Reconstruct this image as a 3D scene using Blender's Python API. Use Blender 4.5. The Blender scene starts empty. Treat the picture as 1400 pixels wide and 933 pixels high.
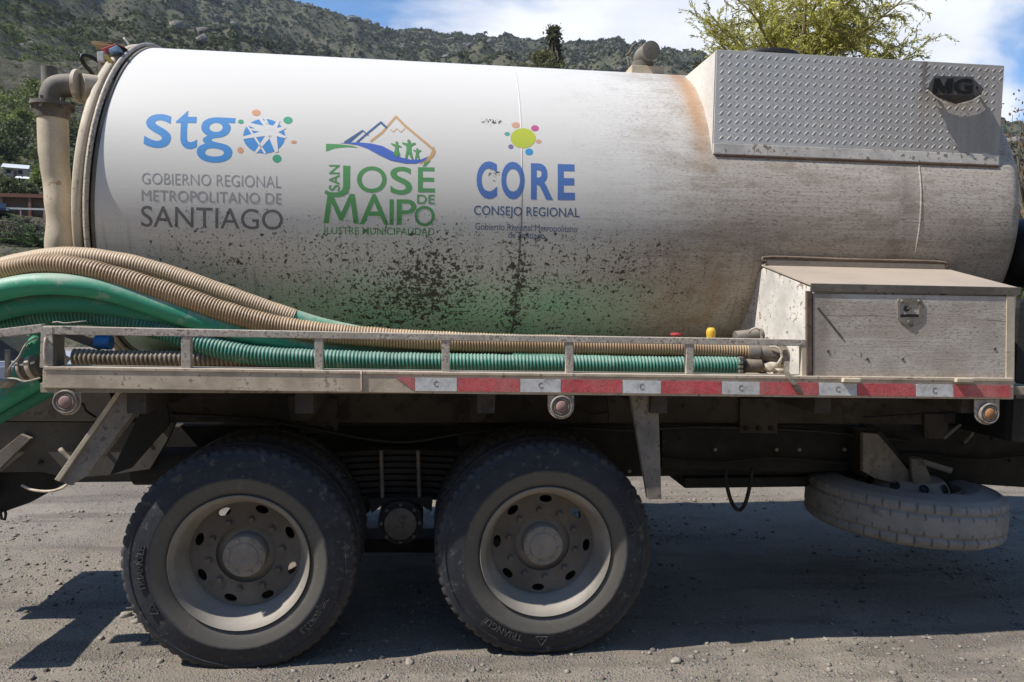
import bpy, bmesh, math, random
import numpy as np
from mathutils import Vector, Matrix, noise as mnoise
from mathutils.geometry import tessellate_polygon

random.seed(7)
RNG = np.random.default_rng(11)
scene = bpy.context.scene
COL = scene.collection

# ------------------------------------------------------------------ camera
F_PX, CX, CY = 1000.0, 700.0, 466.5           # focal length and centre in photograph pixels (1400 x 933)
def _unit(v):
    v = np.array(v, float)
    return v / np.linalg.norm(v)
_rY = _unit([(590 - CX) / F_PX, (CY - 400) / F_PX, -1])
_rX = np.array([(9790 - CX) / F_PX, (CY - 560) / F_PX, -1])
_rX = _unit(_rX - _rX.dot(_rY) * _rY)
_rZ = np.cross(_rX, _rY)
RCW = np.stack([_rX, _rY, _rZ], 1)
CAM = np.array([0.0, -3.42, 1.73])
cam_data = bpy.data.cameras.new('camera')
cam_data.sensor_width = 36.0
cam_data.lens = F_PX / 1400 * 36.0
cam_data.clip_start = 0.05
cam_data.clip_end = 6000
cam = bpy.data.objects.new('camera', cam_data)
COL.objects.link(cam)
_m = Matrix(RCW.T.tolist()).to_4x4()
_m.translation = Vector(CAM)
cam.matrix_world = _m
scene.camera = cam

# ------------------------------------------------------------------ light
SUN_DIR = Vector((0.80, 0.18, -1.0)).normalized()       # the way the light travels
sun_data = bpy.data.lights.new('sun', 'SUN')
sun_data.energy = 4.1
sun_data.angle = math.radians(0.5)
sun_data.color = (1.0, 0.955, 0.89)
sun = bpy.data.objects.new('sun', sun_data)
COL.objects.link(sun)
sun.rotation_euler = SUN_DIR.to_track_quat('-Z', 'Y').to_euler()
scene.view_settings.view_transform = 'Standard'
scene.view_settings.look = 'None'
scene.view_settings.exposure = 0.56
scene.view_settings.gamma = 1.0
scene.cycles.max_bounces = 6
scene.cycles.diffuse_bounces = 3
scene.cycles.glossy_bounces = 3

world = bpy.data.worlds.new('World')
scene.world = world
world.use_nodes = True

# ------------------------------------------------------------------ node helpers
class NT:
    def __init__(self, tree):
        self.t = tree
    def new(self, typ, ins=None, **attrs):
        nd = self.t.nodes.new(typ)
        for k, v in attrs.items():
            setattr(nd, k, v)
        for k, v in (ins or {}).items():
            s = nd.inputs[k]
            if isinstance(v, bpy.types.NodeSocket):
                self.t.links.new(v, s)
            else:
                s.default_value = v
        return nd
    def math(self, op, a, b=0.0, c=None, clamp=False):
        ins = {0: a, 1: b}
        if c is not None:
            ins[2] = c
        return self.new('ShaderNodeMath', ins, operation=op, use_clamp=clamp).outputs[0]
    def mul(self, a, b): return self.math('MULTIPLY', a, b)
    def add(self, a, b): return self.math('ADD', a, b)
    def sub(self, a, b): return self.math('SUBTRACT', a, b)
    def smooth(self, v, lo, hi, a=0.0, b=1.0):
        nd = self.new('ShaderNodeMapRange', {0: v, 1: lo, 2: hi, 3: a, 4: b}, interpolation_type='SMOOTHSTEP')
        return nd.outputs[0]
    def lin(self, v, lo, hi, a=0.0, b=1.0):
        return self.new('ShaderNodeMapRange', {0: v, 1: lo, 2: hi, 3: a, 4: b}).outputs[0]
    def mix(self, f, a, b, blend='MIX'):
        nd = self.new('ShaderNodeMix', None, data_type='RGBA', blend_type=blend)
        for i, v in ((0, f), (6, a), (7, b)):
            if isinstance(v, bpy.types.NodeSocket):
                self.t.links.new(v, nd.inputs[i])
            elif i == 0:
                nd.inputs[0].default_value = v
            else:
                nd.inputs[i].default_value = (*v, 1.0) if len(v) == 3 else v
        return nd.outputs[2]
    def vmul(self, v, s):
        return self.new('ShaderNodeVectorMath', {0: v, 1: s}, operation='MULTIPLY').outputs[0]
    def noise(self, v, scale, detail=3.0, rough=0.55, dist=0.0):
        return self.new('ShaderNodeTexNoise', {'Vector': v, 'Scale': scale, 'Detail': detail, 'Roughness': rough,
                                               'Distortion': dist}).outputs[0]
    def voro(self, v, scale, out='Distance', feature='F1', rnd=1.0):
        return self.new('ShaderNodeTexVoronoi', {'Vector': v, 'Scale': scale, 'Randomness': rnd}, feature=feature).outputs[out]
    def pos(self):
        return self.new('ShaderNodeNewGeometry').outputs['Position']
    def nz(self):
        nrm = self.new('ShaderNodeNewGeometry').outputs['Normal']
        return self.new('ShaderNodeSeparateXYZ', {0: nrm}).outputs[2]
    def xyz(self, v):
        return self.new('ShaderNodeSeparateXYZ', {0: v}).outputs
    def gauss(self, v, c, w):                                # soft bump around c
        d = self.math('DIVIDE', self.sub(v, c), w)
        return self.math('EXPONENT', self.mul(self.mul(d, d), -1.0))
    def bump(self, h, strength=0.4, dist=0.01):
        return self.new('ShaderNodeBump', {'Height': h, 'Strength': strength, 'Distance': dist}).outputs[0]

# ------------------------------------------------------------------ sky
nt = NT(world.node_tree)
world.node_tree.nodes.clear()
sky = nt.new('ShaderNodeTexSky', sky_type='NISHITA', sun_disc=False)
_el = math.asin(-SUN_DIR.z)
sky.sun_elevation = _el
sky.sun_rotation = math.atan2(-SUN_DIR.x, -SUN_DIR.y)
sky.air_density = 1.0
sky.dust_density = 0.2
sky.ozone_density = 2.5
sky.altitude = 900
gen = nt.new('ShaderNodeTexCoord').outputs['Generated']
gx, gy, gz = nt.xyz(gen)
hs = nt.new('ShaderNodeHueSaturation', {'Saturation': 1.2, 'Value': 1.0, 'Color': sky.outputs[0]}).outputs[0]
cz = nt.add(gz, 0.25)
cv = nt.new('ShaderNodeCombineXYZ', {0: nt.math('DIVIDE', gx, cz), 1: nt.math('DIVIDE', gy, cz), 2: 0.0}).outputs[0]
cn = nt.noise(cv, 1.6, 8.0, 0.55, 0.4)
az = nt.math('ARCTAN2', gx, gy)
blob = nt.mul(nt.gauss(az, 0.36, 0.36), nt.gauss(gz, 0.24, 0.22))
cm = nt.smooth(nt.add(nt.add(cn, nt.mul(blob, 0.42)), -0.06), 0.50, 0.66)
cn2 = nt.noise(cv, 3.5, 5.0, 0.5)
ccol = nt.mix(nt.smooth(cn2, 0.35, 0.7), (4.6, 4.85, 5.5), (5.9, 6.05, 6.35))
skyc = nt.mix(cm, hs, ccol)
bg = nt.new('ShaderNodeBackground', {'Color': skyc, 'Strength': 0.128})
wo = nt.new('ShaderNodeOutputWorld', {'Surface': bg.outputs[0]})

# ------------------------------------------------------------------ layout helpers (points of the place found along a view ray)
def ray(px, py):
    return RCW.T @ np.array([(px - CX) / F_PX, (CY - py) / F_PX, -1])
def at_y(px, py, y):
    r = ray(px, py)
    return Vector(CAM + (y - CAM[1]) / r[1] * r)
def at_z(px, py, z):
    r = ray(px, py)
    return Vector(CAM + (z - CAM[2]) / r[2] * r)
T_Y, T_Z, T_R = 1.15, 2.215, 0.87                            # axis and radius of the tank
def at_tank(px, py, rad=T_R):
    r = ray(px, py)
    o = CAM - np.array([0, T_Y, T_Z])
    a = r[1]**2 + r[2]**2; b = o[1]*r[1] + o[2]*r[2]; c = o[1]**2 + o[2]**2 - rad**2
    d = max(b*b - a*c, 0)
    p = CAM + r * ((-b - d**.5) / a)
    return p[0], math.atan2(p[2] - T_Z, T_Y - p[1])          # x, angle above the near side
def tank_pt(x, th, rad=T_R):
    return Vector((x, T_Y - rad * math.cos(th), T_Z + rad * math.sin(th)))

# ------------------------------------------------------------------ object helpers
WLOC = {}
def empty(name, loc, parent=None):
    o = bpy.data.objects.new(name, None)
    o.empty_display_size = 0.1
    COL.objects.link(o)
    loc = Vector(loc)
    if parent is not None:
        o.parent = parent
        o.location = loc - WLOC[parent]
    else:
        o.location = loc
    WLOC[o] = loc.copy()
    return o
def link_mesh(name, me, mat, parent=None, recentre=True):
    n = len(me.vertices)
    c = Vector((0, 0, 0))
    if recentre and n:
        co = np.empty(n * 3, np.float32); me.vertices.foreach_get('co', co); co = co.reshape(-1, 3)
        lo, hi = co.min(0), co.max(0)
        cc = (lo + hi) / 2; cc[2] = lo[2]
        co -= cc; me.vertices.foreach_set('co', co.ravel()); me.update()
        c = Vector([float(v) for v in cc])
    o = bpy.data.objects.new(name, me)
    COL.objects.link(o)
    if mat is not None:
        for m_ in (mat if isinstance(mat, (list, tuple)) else [mat]):
            me.materials.append(m_)
    if parent is not None:
        o.parent = parent
        o.location = c - WLOC[parent]
    else:
        o.location = c
    WLOC[o] = c
    return o
def obj_bm(name, bm, mat, parent=None, smooth=False, bevel=0.0, seg=2):
    if bevel > 0:
        bmesh.ops.remove_doubles(bm, verts=bm.verts, dist=1e-5)
        es = [e for e in bm.edges if len(e.link_faces) == 2 and e.calc_face_angle(0) > 0.5]
        if es:
            bmesh.ops.bevel(bm, geom=es, offset=bevel, segments=seg, affect='EDGES', profile=0.6, clamp_overlap=True)
    me = bpy.data.meshes.new(name)
    bm.to_mesh(me); bm.free()
    if smooth:
        me.polygons.foreach_set('use_smooth', [True] * len(me.polygons))
    return link_mesh(name, me, mat, parent)
def obj_np(name, v, f, mat, parent=None, smooth=False, attr=None, recentre=True):
    v = np.asarray(v, np.float32); f = np.asarray(f, np.int32)
    me = bpy.data.meshes.new(name)
    nf, k = f.shape
    me.vertices.add(len(v)); me.vertices.foreach_set('co', v.ravel())
    me.loops.add(nf * k); me.loops.foreach_set('vertex_index', f.ravel())
    me.polygons.add(nf); me.polygons.foreach_set('loop_start', np.arange(nf, dtype=np.int32) * k)
    me.update(calc_edges=True)
    if smooth:
        me.polygons.foreach_set('use_smooth', np.ones(nf, bool))
    for an, (kind, data) in (attr or {}).items():
        a = me.attributes.new(an, 'FLOAT' if kind == 'f' else 'FLOAT_COLOR', 'POINT')
        a.data.foreach_set('value' if kind == 'f' else 'color', np.asarray(data, np.float32).ravel())
    return link_mesh(name, me, mat, parent, recentre)
def tag(o, label=None, cat=None, group=None, kind=None):
    if label: o['label'] = label
    if cat: o['category'] = cat
    if group: o['group'] = group
    if kind: o['kind'] = kind
    return o
def bm_box(bm, x0, x1, y0, y1, z0, z1, m=None):
    r = bmesh.ops.create_cube(bm, size=1.0)
    M = Matrix.Translation(((x0+x1)/2, (y0+y1)/2, (z0+z1)/2)) @ Matrix.Diagonal((abs(x1-x0), abs(y1-y0), abs(z1-z0), 1))
    bmesh.ops.transform(bm, matrix=M if m is None else m @ M, verts=r['verts'])
    return r['verts']
def box(name, x0, x1, y0, y1, z0, z1, mat, parent=None, bevel=0.003):
    bm = bmesh.new(); bm_box(bm, x0, x1, y0, y1, z0, z1)
    return obj_bm(name, bm, mat, parent, bevel=bevel)
def bm_prism(bm, pts, off):                                  # planar outline (3-D points) swept by the vector off
    off = Vector(off)
    a = [bm.verts.new(Vector(p)) for p in pts]
    b = [bm.verts.new(Vector(p) + off) for p in pts]
    n = len(a)
    fs = [bm.faces.new(a), bm.faces.new(b[::-1])]
    for i in range(n):
        fs.append(bm.faces.new((a[i], b[i], b[(i+1) % n], a[(i+1) % n])))
    bmesh.ops.recalc_face_normals(bm, faces=fs)
def plate(name, px, y, depth, mat, parent=None, bevel=0.002, smooth=False):   # an upright plate facing the road, its outline at distance y
    bm = bmesh.new()
    bm_prism(bm, [at_y(a, b, y) for a, b in px], (0, depth, 0))
    return obj_bm(name, bm, mat, parent, bevel=bevel, smooth=smooth)
def bm_cyl(bm, p0, p1, r0, r1=None, seg=24, cap=True):
    p0, p1 = Vector(p0), Vector(p1); d = p1 - p0
    r1 = r0 if r1 is None else r1
    q = d.to_track_quat('Z', 'Y').to_matrix().to_4x4()
    M = Matrix.Translation((p0 + p1) / 2) @ q
    bmesh.ops.create_cone(bm, cap_ends=cap, segments=seg, radius1=r0, radius2=r1, depth=d.length, matrix=M)
def cyl(name, p0, p1, r0, mat, parent=None, r1=None, seg=24, bevel=0.0):
    bm = bmesh.new(); bm_cyl(bm, p0, p1, r0, r1, seg)
    return smooth_by_angle(obj_bm(name, bm, mat, parent, bevel=bevel))
def smooth_by_angle(o, ang=0.6):
    me = o.data
    me.polygons.foreach_set('use_smooth', [True] * len(me.polygons))
    bm = bmesh.new(); bm.from_mesh(me)
    for e in bm.edges:
        if len(e.link_faces) == 2 and e.calc_face_angle(0) > ang:
            e.smooth = False
    bm.to_mesh(me); bm.free()
    return o
def catmull(P, n):
    P = np.array([list(p) for p in P], float)
    P = np.vstack([2*P[0]-P[1], P, 2*P[-1]-P[-2]])
    out = []
    for i in range(1, len(P)-2):
        t = np.linspace(0, 1, 24, endpoint=False)[:, None]
        a, b, c, d = P[i-1], P[i], P[i+1], P[i+2]
        out.append(0.5*((2*b)+(-a+c)*t+(2*a-5*b+4*c-d)*t**2+(-a+3*b-3*c+d)*t**3))
    Q = np.vstack(out + [P[-2][None]])
    s = np.r_[0, np.cumsum(np.linalg.norm(np.diff(Q, axis=0), axis=1))]
    u = np.linspace(0, s[-1], n)
    return np.stack([np.interp(u, s, Q[:, k]) for k in range(3)], 1), s[-1]
def tube_np(path, rad, seg=12, cap=True):
    n = len(path)
    T = np.gradient(path, axis=0); T /= np.linalg.norm(T, axis=1)[:, None] + 1e-12
    up = np.array([0, 0, 1.0]) if abs(T[0][2]) < 0.9 else np.array([0, 1.0, 0])
    N = np.zeros_like(path); v = up - T[0]*up.dot(T[0]); N[0] = v/np.linalg.norm(v)
    for i in range(1, n):
        v = N[i-1] - T[i]*N[i-1].dot(T[i]); N[i] = v/(np.linalg.norm(v)+1e-12)
    B = np.cross(T, N)
    a = np.linspace(0, 2*np.pi, seg, endpoint=False)
    rad = np.broadcast_to(np.asarray(rad, float), (n,))
    V = path[:, None, :] + rad[:, None, None]*(np.cos(a)[None, :, None]*N[:, None, :] + np.sin(a)[None, :, None]*B[:, None, :])
    V = V.reshape(-1, 3)
    i = np.arange(n-1)[:, None]*seg; j = np.arange(seg)[None, :]; k = (j+1) % seg
    Fq = np.stack([i+j, i+k, i+seg+k, i+seg+j], -1).reshape(-1, 4)
    if cap:
        V = np.vstack([V, path[0], path[-1]]); c0, c1 = len(V)-2, len(V)-1
        jj = np.arange(seg); kk = (jj+1) % seg
        Fq = np.vstack([Fq, np.stack([kk, jj, np.full(seg, c0), np.full(seg, c0)], -1)])
        e = (n-1)*seg
        Fq = np.vstack([Fq, np.stack([e+jj, e+kk, np.full(seg, c1), np.full(seg, c1)], -1)])
    return V, Fq
def mesh_quads(V, Fq):                                       # quads where the last index repeats become triangles
    return V, [tuple(int(x) for x in (f[:3] if f[2] == f[3] else f)) for f in Fq]
def tube(name, pts, r, mat, parent=None, seg=10, per=0.02, n=None):
    p, L = catmull(pts, 4)
    n = n or max(6, int(L / per))
    p, L = catmull(pts, n)
    V, Fq = tube_np(p, r, seg)
    V, Fl = mesh_quads(V, Fq)
    me = bpy.data.meshes.new(name); me.from_pydata(V.tolist(), [], Fl); me.update()
    me.polygons.foreach_set('use_smooth', [True]*len(me.polygons))
    return link_mesh(name, me, mat, parent)
def lathe(prof, seg=64, axis='y', a0=0.0, a1=2*math.pi):
    """prof: list of (radius, along-axis); returns V, F (quads)"""
    prof = np.array(prof, float); n = len(prof)
    full = abs(a1-a0-2*math.pi) < 1e-6
    a = np.linspace(a0, a1, seg, endpoint=not full)
    R, Y = prof[:, 0], prof[:, 1]
    c, s = np.cos(a)[:, None], np.sin(a)[:, None]
    if axis == 'y':
        V = np.stack([c*R, np.broadcast_to(Y, (len(a), n)), s*R], -1)
    elif axis == 'x':
        V = np.stack([np.broadcast_to(Y, (len(a), n)), -c*R, s*R], -1)
    else:
        V = np.stack([c*R, s*R, np.broadcast_to(Y, (len(a), n))], -1)
    m = len(a); cnt = m if full else m-1
    i = np.arange(cnt)[:, None]; i2 = (i+1) % m; j = np.arange(n-1)[None, :]
    Fq = np.stack([i*n+j, i*n+j+1, i2*n+j+1, i2*n+j], -1).reshape(-1, 4)
    return V.reshape(-1, 3), Fq

# ------------------------------------------------------------------ materials
def mat_new(name):
    m = bpy.data.materials.new(name); m.use_nodes = True
    m.node_tree.nodes.clear()
    return m, NT(m.node_tree)
def finish(n, col, rough=0.6, normal=None, metal=0.0, spec=0.5, emis=None):
    ins = {'Base Color': col if isinstance(col, bpy.types.NodeSocket) else (*col, 1), 'Roughness': rough, 'Metallic': metal,
           'Specular IOR Level': spec}
    if normal is not None: ins['Normal'] = normal
    b = n.new('ShaderNodeBsdfPrincipled', ins)
    n.new('ShaderNodeOutputMaterial', {'Surface': b.outputs[0]})
    return b
TAN_DUST = (0.36, 0.29, 0.21)
def worn(name, base, chip=(0.07, 0.055, 0.045), amount=0.4, scale=30, rough=0.65, dust=0.35, metal=0.0, dustc=TAN_DUST, bump=0.25, spec=0.4):
    """painted or bare surface with chips, mottling and dust lying on what faces up"""
    m, n = mat_new(name)
    p = n.pos()
    a = n.noise(p, scale, 6, 0.62)
    b = n.noise(p, scale * 0.18, 4, 0.6)
    fine = n.noise(p, scale * 6, 3, 0.6)
    col = n.mix(n.smooth(b, 0.3, 0.7), [c * 0.72 for c in base], [min(1, c * 1.18) for c in base])
    col = n.mix(n.mul(n.smooth(fine, 0.42, 0.7), 0.35), col, [c * 0.6 for c in base])
    chips = n.smooth(n.add(n.mul(a, 0.7), n.mul(b, 0.3)), 0.66 - 0.25 * amount, 0.69 - 0.25 * amount)
    col = n.mix(n.mul(chips, 0.85), col, chip)
    up = n.smooth(n.add(n.nz(), n.mul(n.sub(b, 0.5), 0.8)), 0.15, 0.75)
    d = n.mul(n.add(n.mul(up, 0.75), n.mul(n.smooth(b, 0.35, 0.75), 0.45)), dust)
    d = n.math('MINIMUM', n.mul(d, 1.6), 0.95)
    col = n.mix(d, col, dustc)
    h = n.add(n.mul(a, 0.6), n.sub(n.mul(fine, 0.3), n.mul(chips, 0.4)))
    finish(n, col, n.lin(a, 0.3, 0.7, rough - 0.1, rough + 0.12), n.bump(h, bump, 0.006), metal, spec)
    return m
def plain(name, col, rough=0.6, metal=0.0, spec=0.4, var=0.25, scale=40):
    m, n = mat_new(name)
    a = n.noise(n.pos(), scale, 4, 0.6)
    c = n.mix(n.smooth(a, 0.3, 0.7), [x * (1 - var) for x in col], [min(1, x * (1 + var)) for x in col])
    finish(n, c, rough, n.bump(a, 0.15, 0.003), metal, spec)
    return m

def tank_paint(name, base, decal=False):
    """grimy white enamel; printed colours get the same grime, chips and runs as the enamel round them"""
    m, n = mat_new(name)
    p = n.pos(); x, y, z = n.xyz(p)
    big = n.noise(n.vmul(p, (1.0, 1.0, 1.6)), 1.7, 6, 0.6)
    med = n.noise(n.vmul(p, (1.0, 1.0, 0.7)), 9, 5, 0.6)
    hor = n.noise(n.vmul(p, (2.2, 2.2, 95)), 1.0, 4, 0.6)
    hor2 = n.noise(n.vmul(p, (9, 9, 260)), 1.0, 3, 0.6)
    ver = n.noise(n.vmul(p, (30, 6, 1.3)), 1.0, 4, 0.6)
    stip = n.noise(n.vmul(p, (55, 90, 170)), 1.0, 3, 0.65)
    right = n.smooth(n.add(x, n.mul(n.sub(big, 0.5), 0.9)), 0.45, 1.75)
    low = n.smooth(n.add(z, n.mul(n.sub(big, 0.5), 0.35)), 2.30, 1.70)
    lowest = n.smooth(n.add(z, n.mul(n.sub(med, 0.5), 0.25)), 1.85, 1.5)
    # film of dust: grey on the left, brown on the right
    film = n.add(n.mul(right, 0.68), n.mul(low, 0.42))
    film = n.add(film, n.mul(n.sub(hor, 0.5), n.add(0.34, n.mul(film, 0.7))))
    film = n.add(film, n.mul(n.sub(ver, 0.5), n.add(0.06, n.mul(film, 0.25))))
    film = n.math('MINIMUM', n.math('MAXIMUM', film, 0.16), 0.86)
    dustc = n.mix(right, (0.42, 0.40, 0.365), (0.37, 0.305, 0.24))
    dustc = n.mix(lowest, dustc, (0.40, 0.39, 0.34))
    col = n.mix(n.mul(film, 0.75 if decal else 1.0), base, dustc)
    # stippled flecks where dust was wiped by wind, mostly on the right
    st = n.mul(n.smooth(stip, 0.50, 0.68), n.add(n.mul(right, 0.75), n.mul(low, 0.22)))
    col = n.mix(st, col, (0.15, 0.115, 0.085))
    sc = n.mul(n.smooth(hor2, 0.66, 0.76), n.add(0.05, n.mul(film, 0.35)))
    col = n.mix(sc, col, (0.62, 0.58, 0.52))
    brn = n.mul(n.mul(n.gauss(x, 1.35, 0.55), n.smooth(z, 2.25, 1.75)), n.smooth(med, 0.42, 0.62))
    col = n.mix(n.mul(brn, 0.25), col, (0.26, 0.185, 0.115))
    drip = n.mul(n.smooth(n.noise(n.vmul(p, (46, 8, 1.1)), 1.0, 3, 0.6), 0.56, 0.68), n.smooth(z, 2.15, 1.75))
    col = n.mix(n.mul(drip, 0.42), col, (0.13, 0.115, 0.09))
    brnr = n.mul(n.smooth(n.noise(n.vmul(p, (5, 5, 14)), 1.0, 5, 0.65), 0.48, 0.66), right)
    col = n.mix(n.mul(brnr, 0.45), col, (0.25, 0.19, 0.135))
    # green light thrown back by the hoses, painted into the colour low on the shell
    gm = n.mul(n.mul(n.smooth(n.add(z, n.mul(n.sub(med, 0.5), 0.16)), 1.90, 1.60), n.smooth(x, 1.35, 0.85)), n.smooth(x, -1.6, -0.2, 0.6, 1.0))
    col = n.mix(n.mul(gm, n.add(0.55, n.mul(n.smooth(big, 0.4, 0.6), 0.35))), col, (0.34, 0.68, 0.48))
    # rust runs beside the upper locker
    rg = n.mul(n.gauss(x, 1.40, 0.055), n.smooth(n.add(z, n.mul(med, 0.25)), 2.35, 2.85))
    col = n.mix(n.mul(rg, 0.75), col, (0.42, 0.23, 0.10))
    rg2 = n.mul(n.gauss(x, 1.50, 0.10), n.smooth(med, 0.40, 0.62))
    col = n.mix(n.mul(rg2, 0.28), col, (0.30, 0.22, 0.13))
    dk = n.mul(n.gauss(x, 2.50, 0.06), n.mul(n.smooth(z, 2.62, 2.3), n.smooth(med, 0.3, 0.6)))
    col = n.mix(n.mul(dk, 0.45), col, (0.13, 0.105, 0.08))
    # flaked paint
    fl = n.noise(p, 38, 5, 0.70)
    fl2 = n.noise(p, 88, 3, 0.6)
    dens = n.mul(n.smooth(z, 2.42, 1.90), n.smooth(x, 1.75, 1.0, 0.45, 1.0))
    dens = n.mul(dens, n.smooth(x, -1.7, -1.2, 0.3, 1.0))
    clus = n.mul(n.gauss(x, -0.03, 0.19), n.gauss(z, 1.83, 0.17))
    clus2 = n.mul(n.gauss(x, 0.445, 0.045), n.smooth(z, 2.32, 1.7))
    clus3 = n.mul(n.gauss(x, -0.10, 0.32), n.gauss(z, 1.66, 0.12))
    smear = n.mul(n.gauss(x, 0.30, 0.085), n.gauss(z, 2.605, 0.026))
    corec = n.mul(n.gauss(x, 0.31, 0.055), n.gauss(z, 2.33, 0.05))
    bias = n.add(n.mul(dens, 0.212), n.add(n.mul(clus, 0.075), n.add(n.mul(clus2, 0.08), n.mul(clus3, 0.06))))
    bias = n.add(bias, n.add(n.mul(smear, 0.30), n.mul(corec, 0.25)))
    bias = n.add(bias, n.mul(n.sub(big, 0.5), 0.12))
    v1 = n.smooth(n.add(fl, bias), 0.790, 0.806)
    v2 = n.smooth(n.add(fl2, n.mul(bias, 0.85)), 0.782, 0.80)
    fk = n.math('MAXIMUM', v1, v2)
    col = n.mix(n.mul(fk, 0.93), col, (0.045, 0.036, 0.027))
    # a long drip line under the seam
    dl = n.mul(n.gauss(x, 0.447, 0.006), n.smooth(n.add(z, n.mul(n.sub(med, 0.5), 0.7)), 2.45, 1.95))
    col = n.mix(n.mul(dl, 0.8), col, (0.06, 0.05, 0.04))
    rough = n.add(n.mul(film, 0.25), 0.48)
    h = n.add(n.mul(hor, 0.35), n.add(n.mul(stip, 0.25), n.sub(n.mul(big, 0.7), n.mul(fk, 0.55))))
    finish(n, col, rough, n.bump(h, 0.14, 0.006), 0.0, 0.3)
    return m

M = {}
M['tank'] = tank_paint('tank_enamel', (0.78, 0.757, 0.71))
M['chassis'] = worn('chassis_black', (0.022, 0.021, 0.021), (0.07, 0.055, 0.045), 0.2, 14, 0.75, 0.25, dustc=(0.10, 0.085, 0.07))
M['subframe'] = worn('subframe_grime', (0.06, 0.05, 0.042), (0.03, 0.025, 0.02), 0.45, 10, 0.8, 0.35, dustc=(0.13, 0.105, 0.085))
M['rail'] = worn('rack_steel', (0.54, 0.475, 0.40), (0.15, 0.12, 0.10), 0.50, 75, 0.6, 0.45, dustc=(0.50, 0.44, 0.36))
M['rub'] = worn('side_channel_paint', (0.62, 0.50, 0.37), (0.20, 0.15, 0.11), 0.36, 48, 0.65, 0.6, dustc=(0.50, 0.43, 0.34))
M['deck'] = worn('deck_dirt', (0.36, 0.30, 0.23), (0.16, 0.12, 0.09), 0.4, 12, 0.85, 0.7)
M['cream'] = worn('cream_steel', (0.62, 0.53, 0.40), (0.33, 0.22, 0.13), 0.26, 16, 0.6, 0.35, dustc=(0.50, 0.42, 0.31))
M['white_steel'] = worn('white_steel', (0.70, 0.67, 0.62), (0.22, 0.16, 0.11), 0.40, 36, 0.55, 0.15)
M['lid'] = worn('locker_lid_dust', (0.40, 0.34, 0.275), (0.27, 0.22, 0.18), 0.15, 9, 0.8, 0.5, dustc=(0.42, 0.345, 0.27))
M['dark_steel'] = worn('dark_steel', (0.13, 0.115, 0.10), (0.05, 0.045, 0.04), 0.4, 26, 0.7, 0.35)
M['rusty'] = worn('rust_brown', (0.13, 0.085, 0.06), (0.05, 0.035, 0.03), 0.5, 25, 0.8, 0.3)
M['bracket'] = worn('bracket_grey', (0.23, 0.205, 0.18), (0.09, 0.08, 0.07), 0.42, 36, 0.55, 0.35, dustc=(0.42, 0.35, 0.27))
M['cast'] = worn('cast_grey', (0.16, 0.15, 0.13), (0.08, 0.075, 0.07), 0.3, 30, 0.75, 0.5, dustc=(0.30, 0.26, 0.21))
M['rim'] = worn('rim_dust', (0.275, 0.25, 0.213), (0.22, 0.18, 0.15), 0.25, 18, 0.7, 0.5, dustc=(0.33, 0.295, 0.25))
M['disc'] = worn('wheel_disc_grime', (0.17, 0.148, 0.125), (0.12, 0.10, 0.085), 0.3, 16, 0.75, 0.45, dustc=(0.22, 0.19, 0.155))
M['hub'] = worn('hub_dust', (0.33, 0.29, 0.245), (0.2, 0.17, 0.14), 0.25, 20, 0.75, 0.45, dustc=(0.36, 0.31, 0.25))
M['bezel'] = plain('lamp_bezel_grey', (0.26, 0.225, 0.19), 0.75, spec=0.2)
M['lens_red'] = plain('lamp_lens_faded_red', (0.30, 0.19, 0.17), 0.65, spec=0.25, var=0.15)
M['lens_amber'] = plain('lamp_lens_amber', (0.40, 0.20, 0.085), 0.6, spec=0.25, var=0.15)
M['black'] = plain('black_plastic', (0.02, 0.02, 0.021), 0.5)
M['rubber'] = plain('black_rubber', (0.022, 0.021, 0.02), 0.75)
M['yellow'] = plain('yellow_plastic', (0.70, 0.45, 0.05), 0.45, var=0.1)
M['blue'] = plain('blue_plastic', (0.03, 0.17, 0.42), 0.45, var=0.15)
M['red'] = plain('red_plastic', (0.36, 0.045, 0.045), 0.45, var=0.15)
M['cloth'] = plain('dusty_rag', (0.45, 0.40, 0.32), 0.9, var=0.3)
M['wood'] = worn('old_board', (0.40, 0.27, 0.15), (0.2, 0.13, 0.08), 0.3, 20, 0.8, 0.3)
M['strap'] = plain('webbing', (0.42, 0.37, 0.30), 0.85, var=0.3)
M['emblem'] = plain('emblem_charcoal', (0.10, 0.097, 0.10), 0.35, spec=0.5)
M['emblem_black'] = plain('emblem_black', (0.012, 0.012, 0.014), 0.3, spec=0.5)

def tape_mat(name, base):
    m, n = mat_new(name)
    p = n.pos()
    a = n.noise(p, 26, 6, 0.65); b = n.noise(p, 5, 4, 0.6)
    hx = n.voro(p, 130)
    c = n.mix(n.smooth(a, 0.35, 0.75), base, [v * 0.62 for v in base])
    c = n.mix(n.mul(n.smooth(b, 0.42, 0.72), 0.35), c, (0.40, 0.34, 0.28))
    c = n.mix(n.mul(n.smooth(a, 0.66, 0.70), 0.75), c, (0.16, 0.13, 0.11))
    c = n.mix(n.mul(n.smooth(hx, 0.2, 0.6), 0.12), c, (0.8, 0.75, 0.7))
    finish(n, c, 0.42, n.bump(n.add(a, n.mul(b, 1.5)), 0.25, 0.006), 0.0, 0.5)
    return m
M['tape_red'] = tape_mat('reflective_red', (0.66, 0.05, 0.065))
M['tape_white'] = tape_mat('reflective_white', (0.74, 0.74, 0.73))

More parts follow.
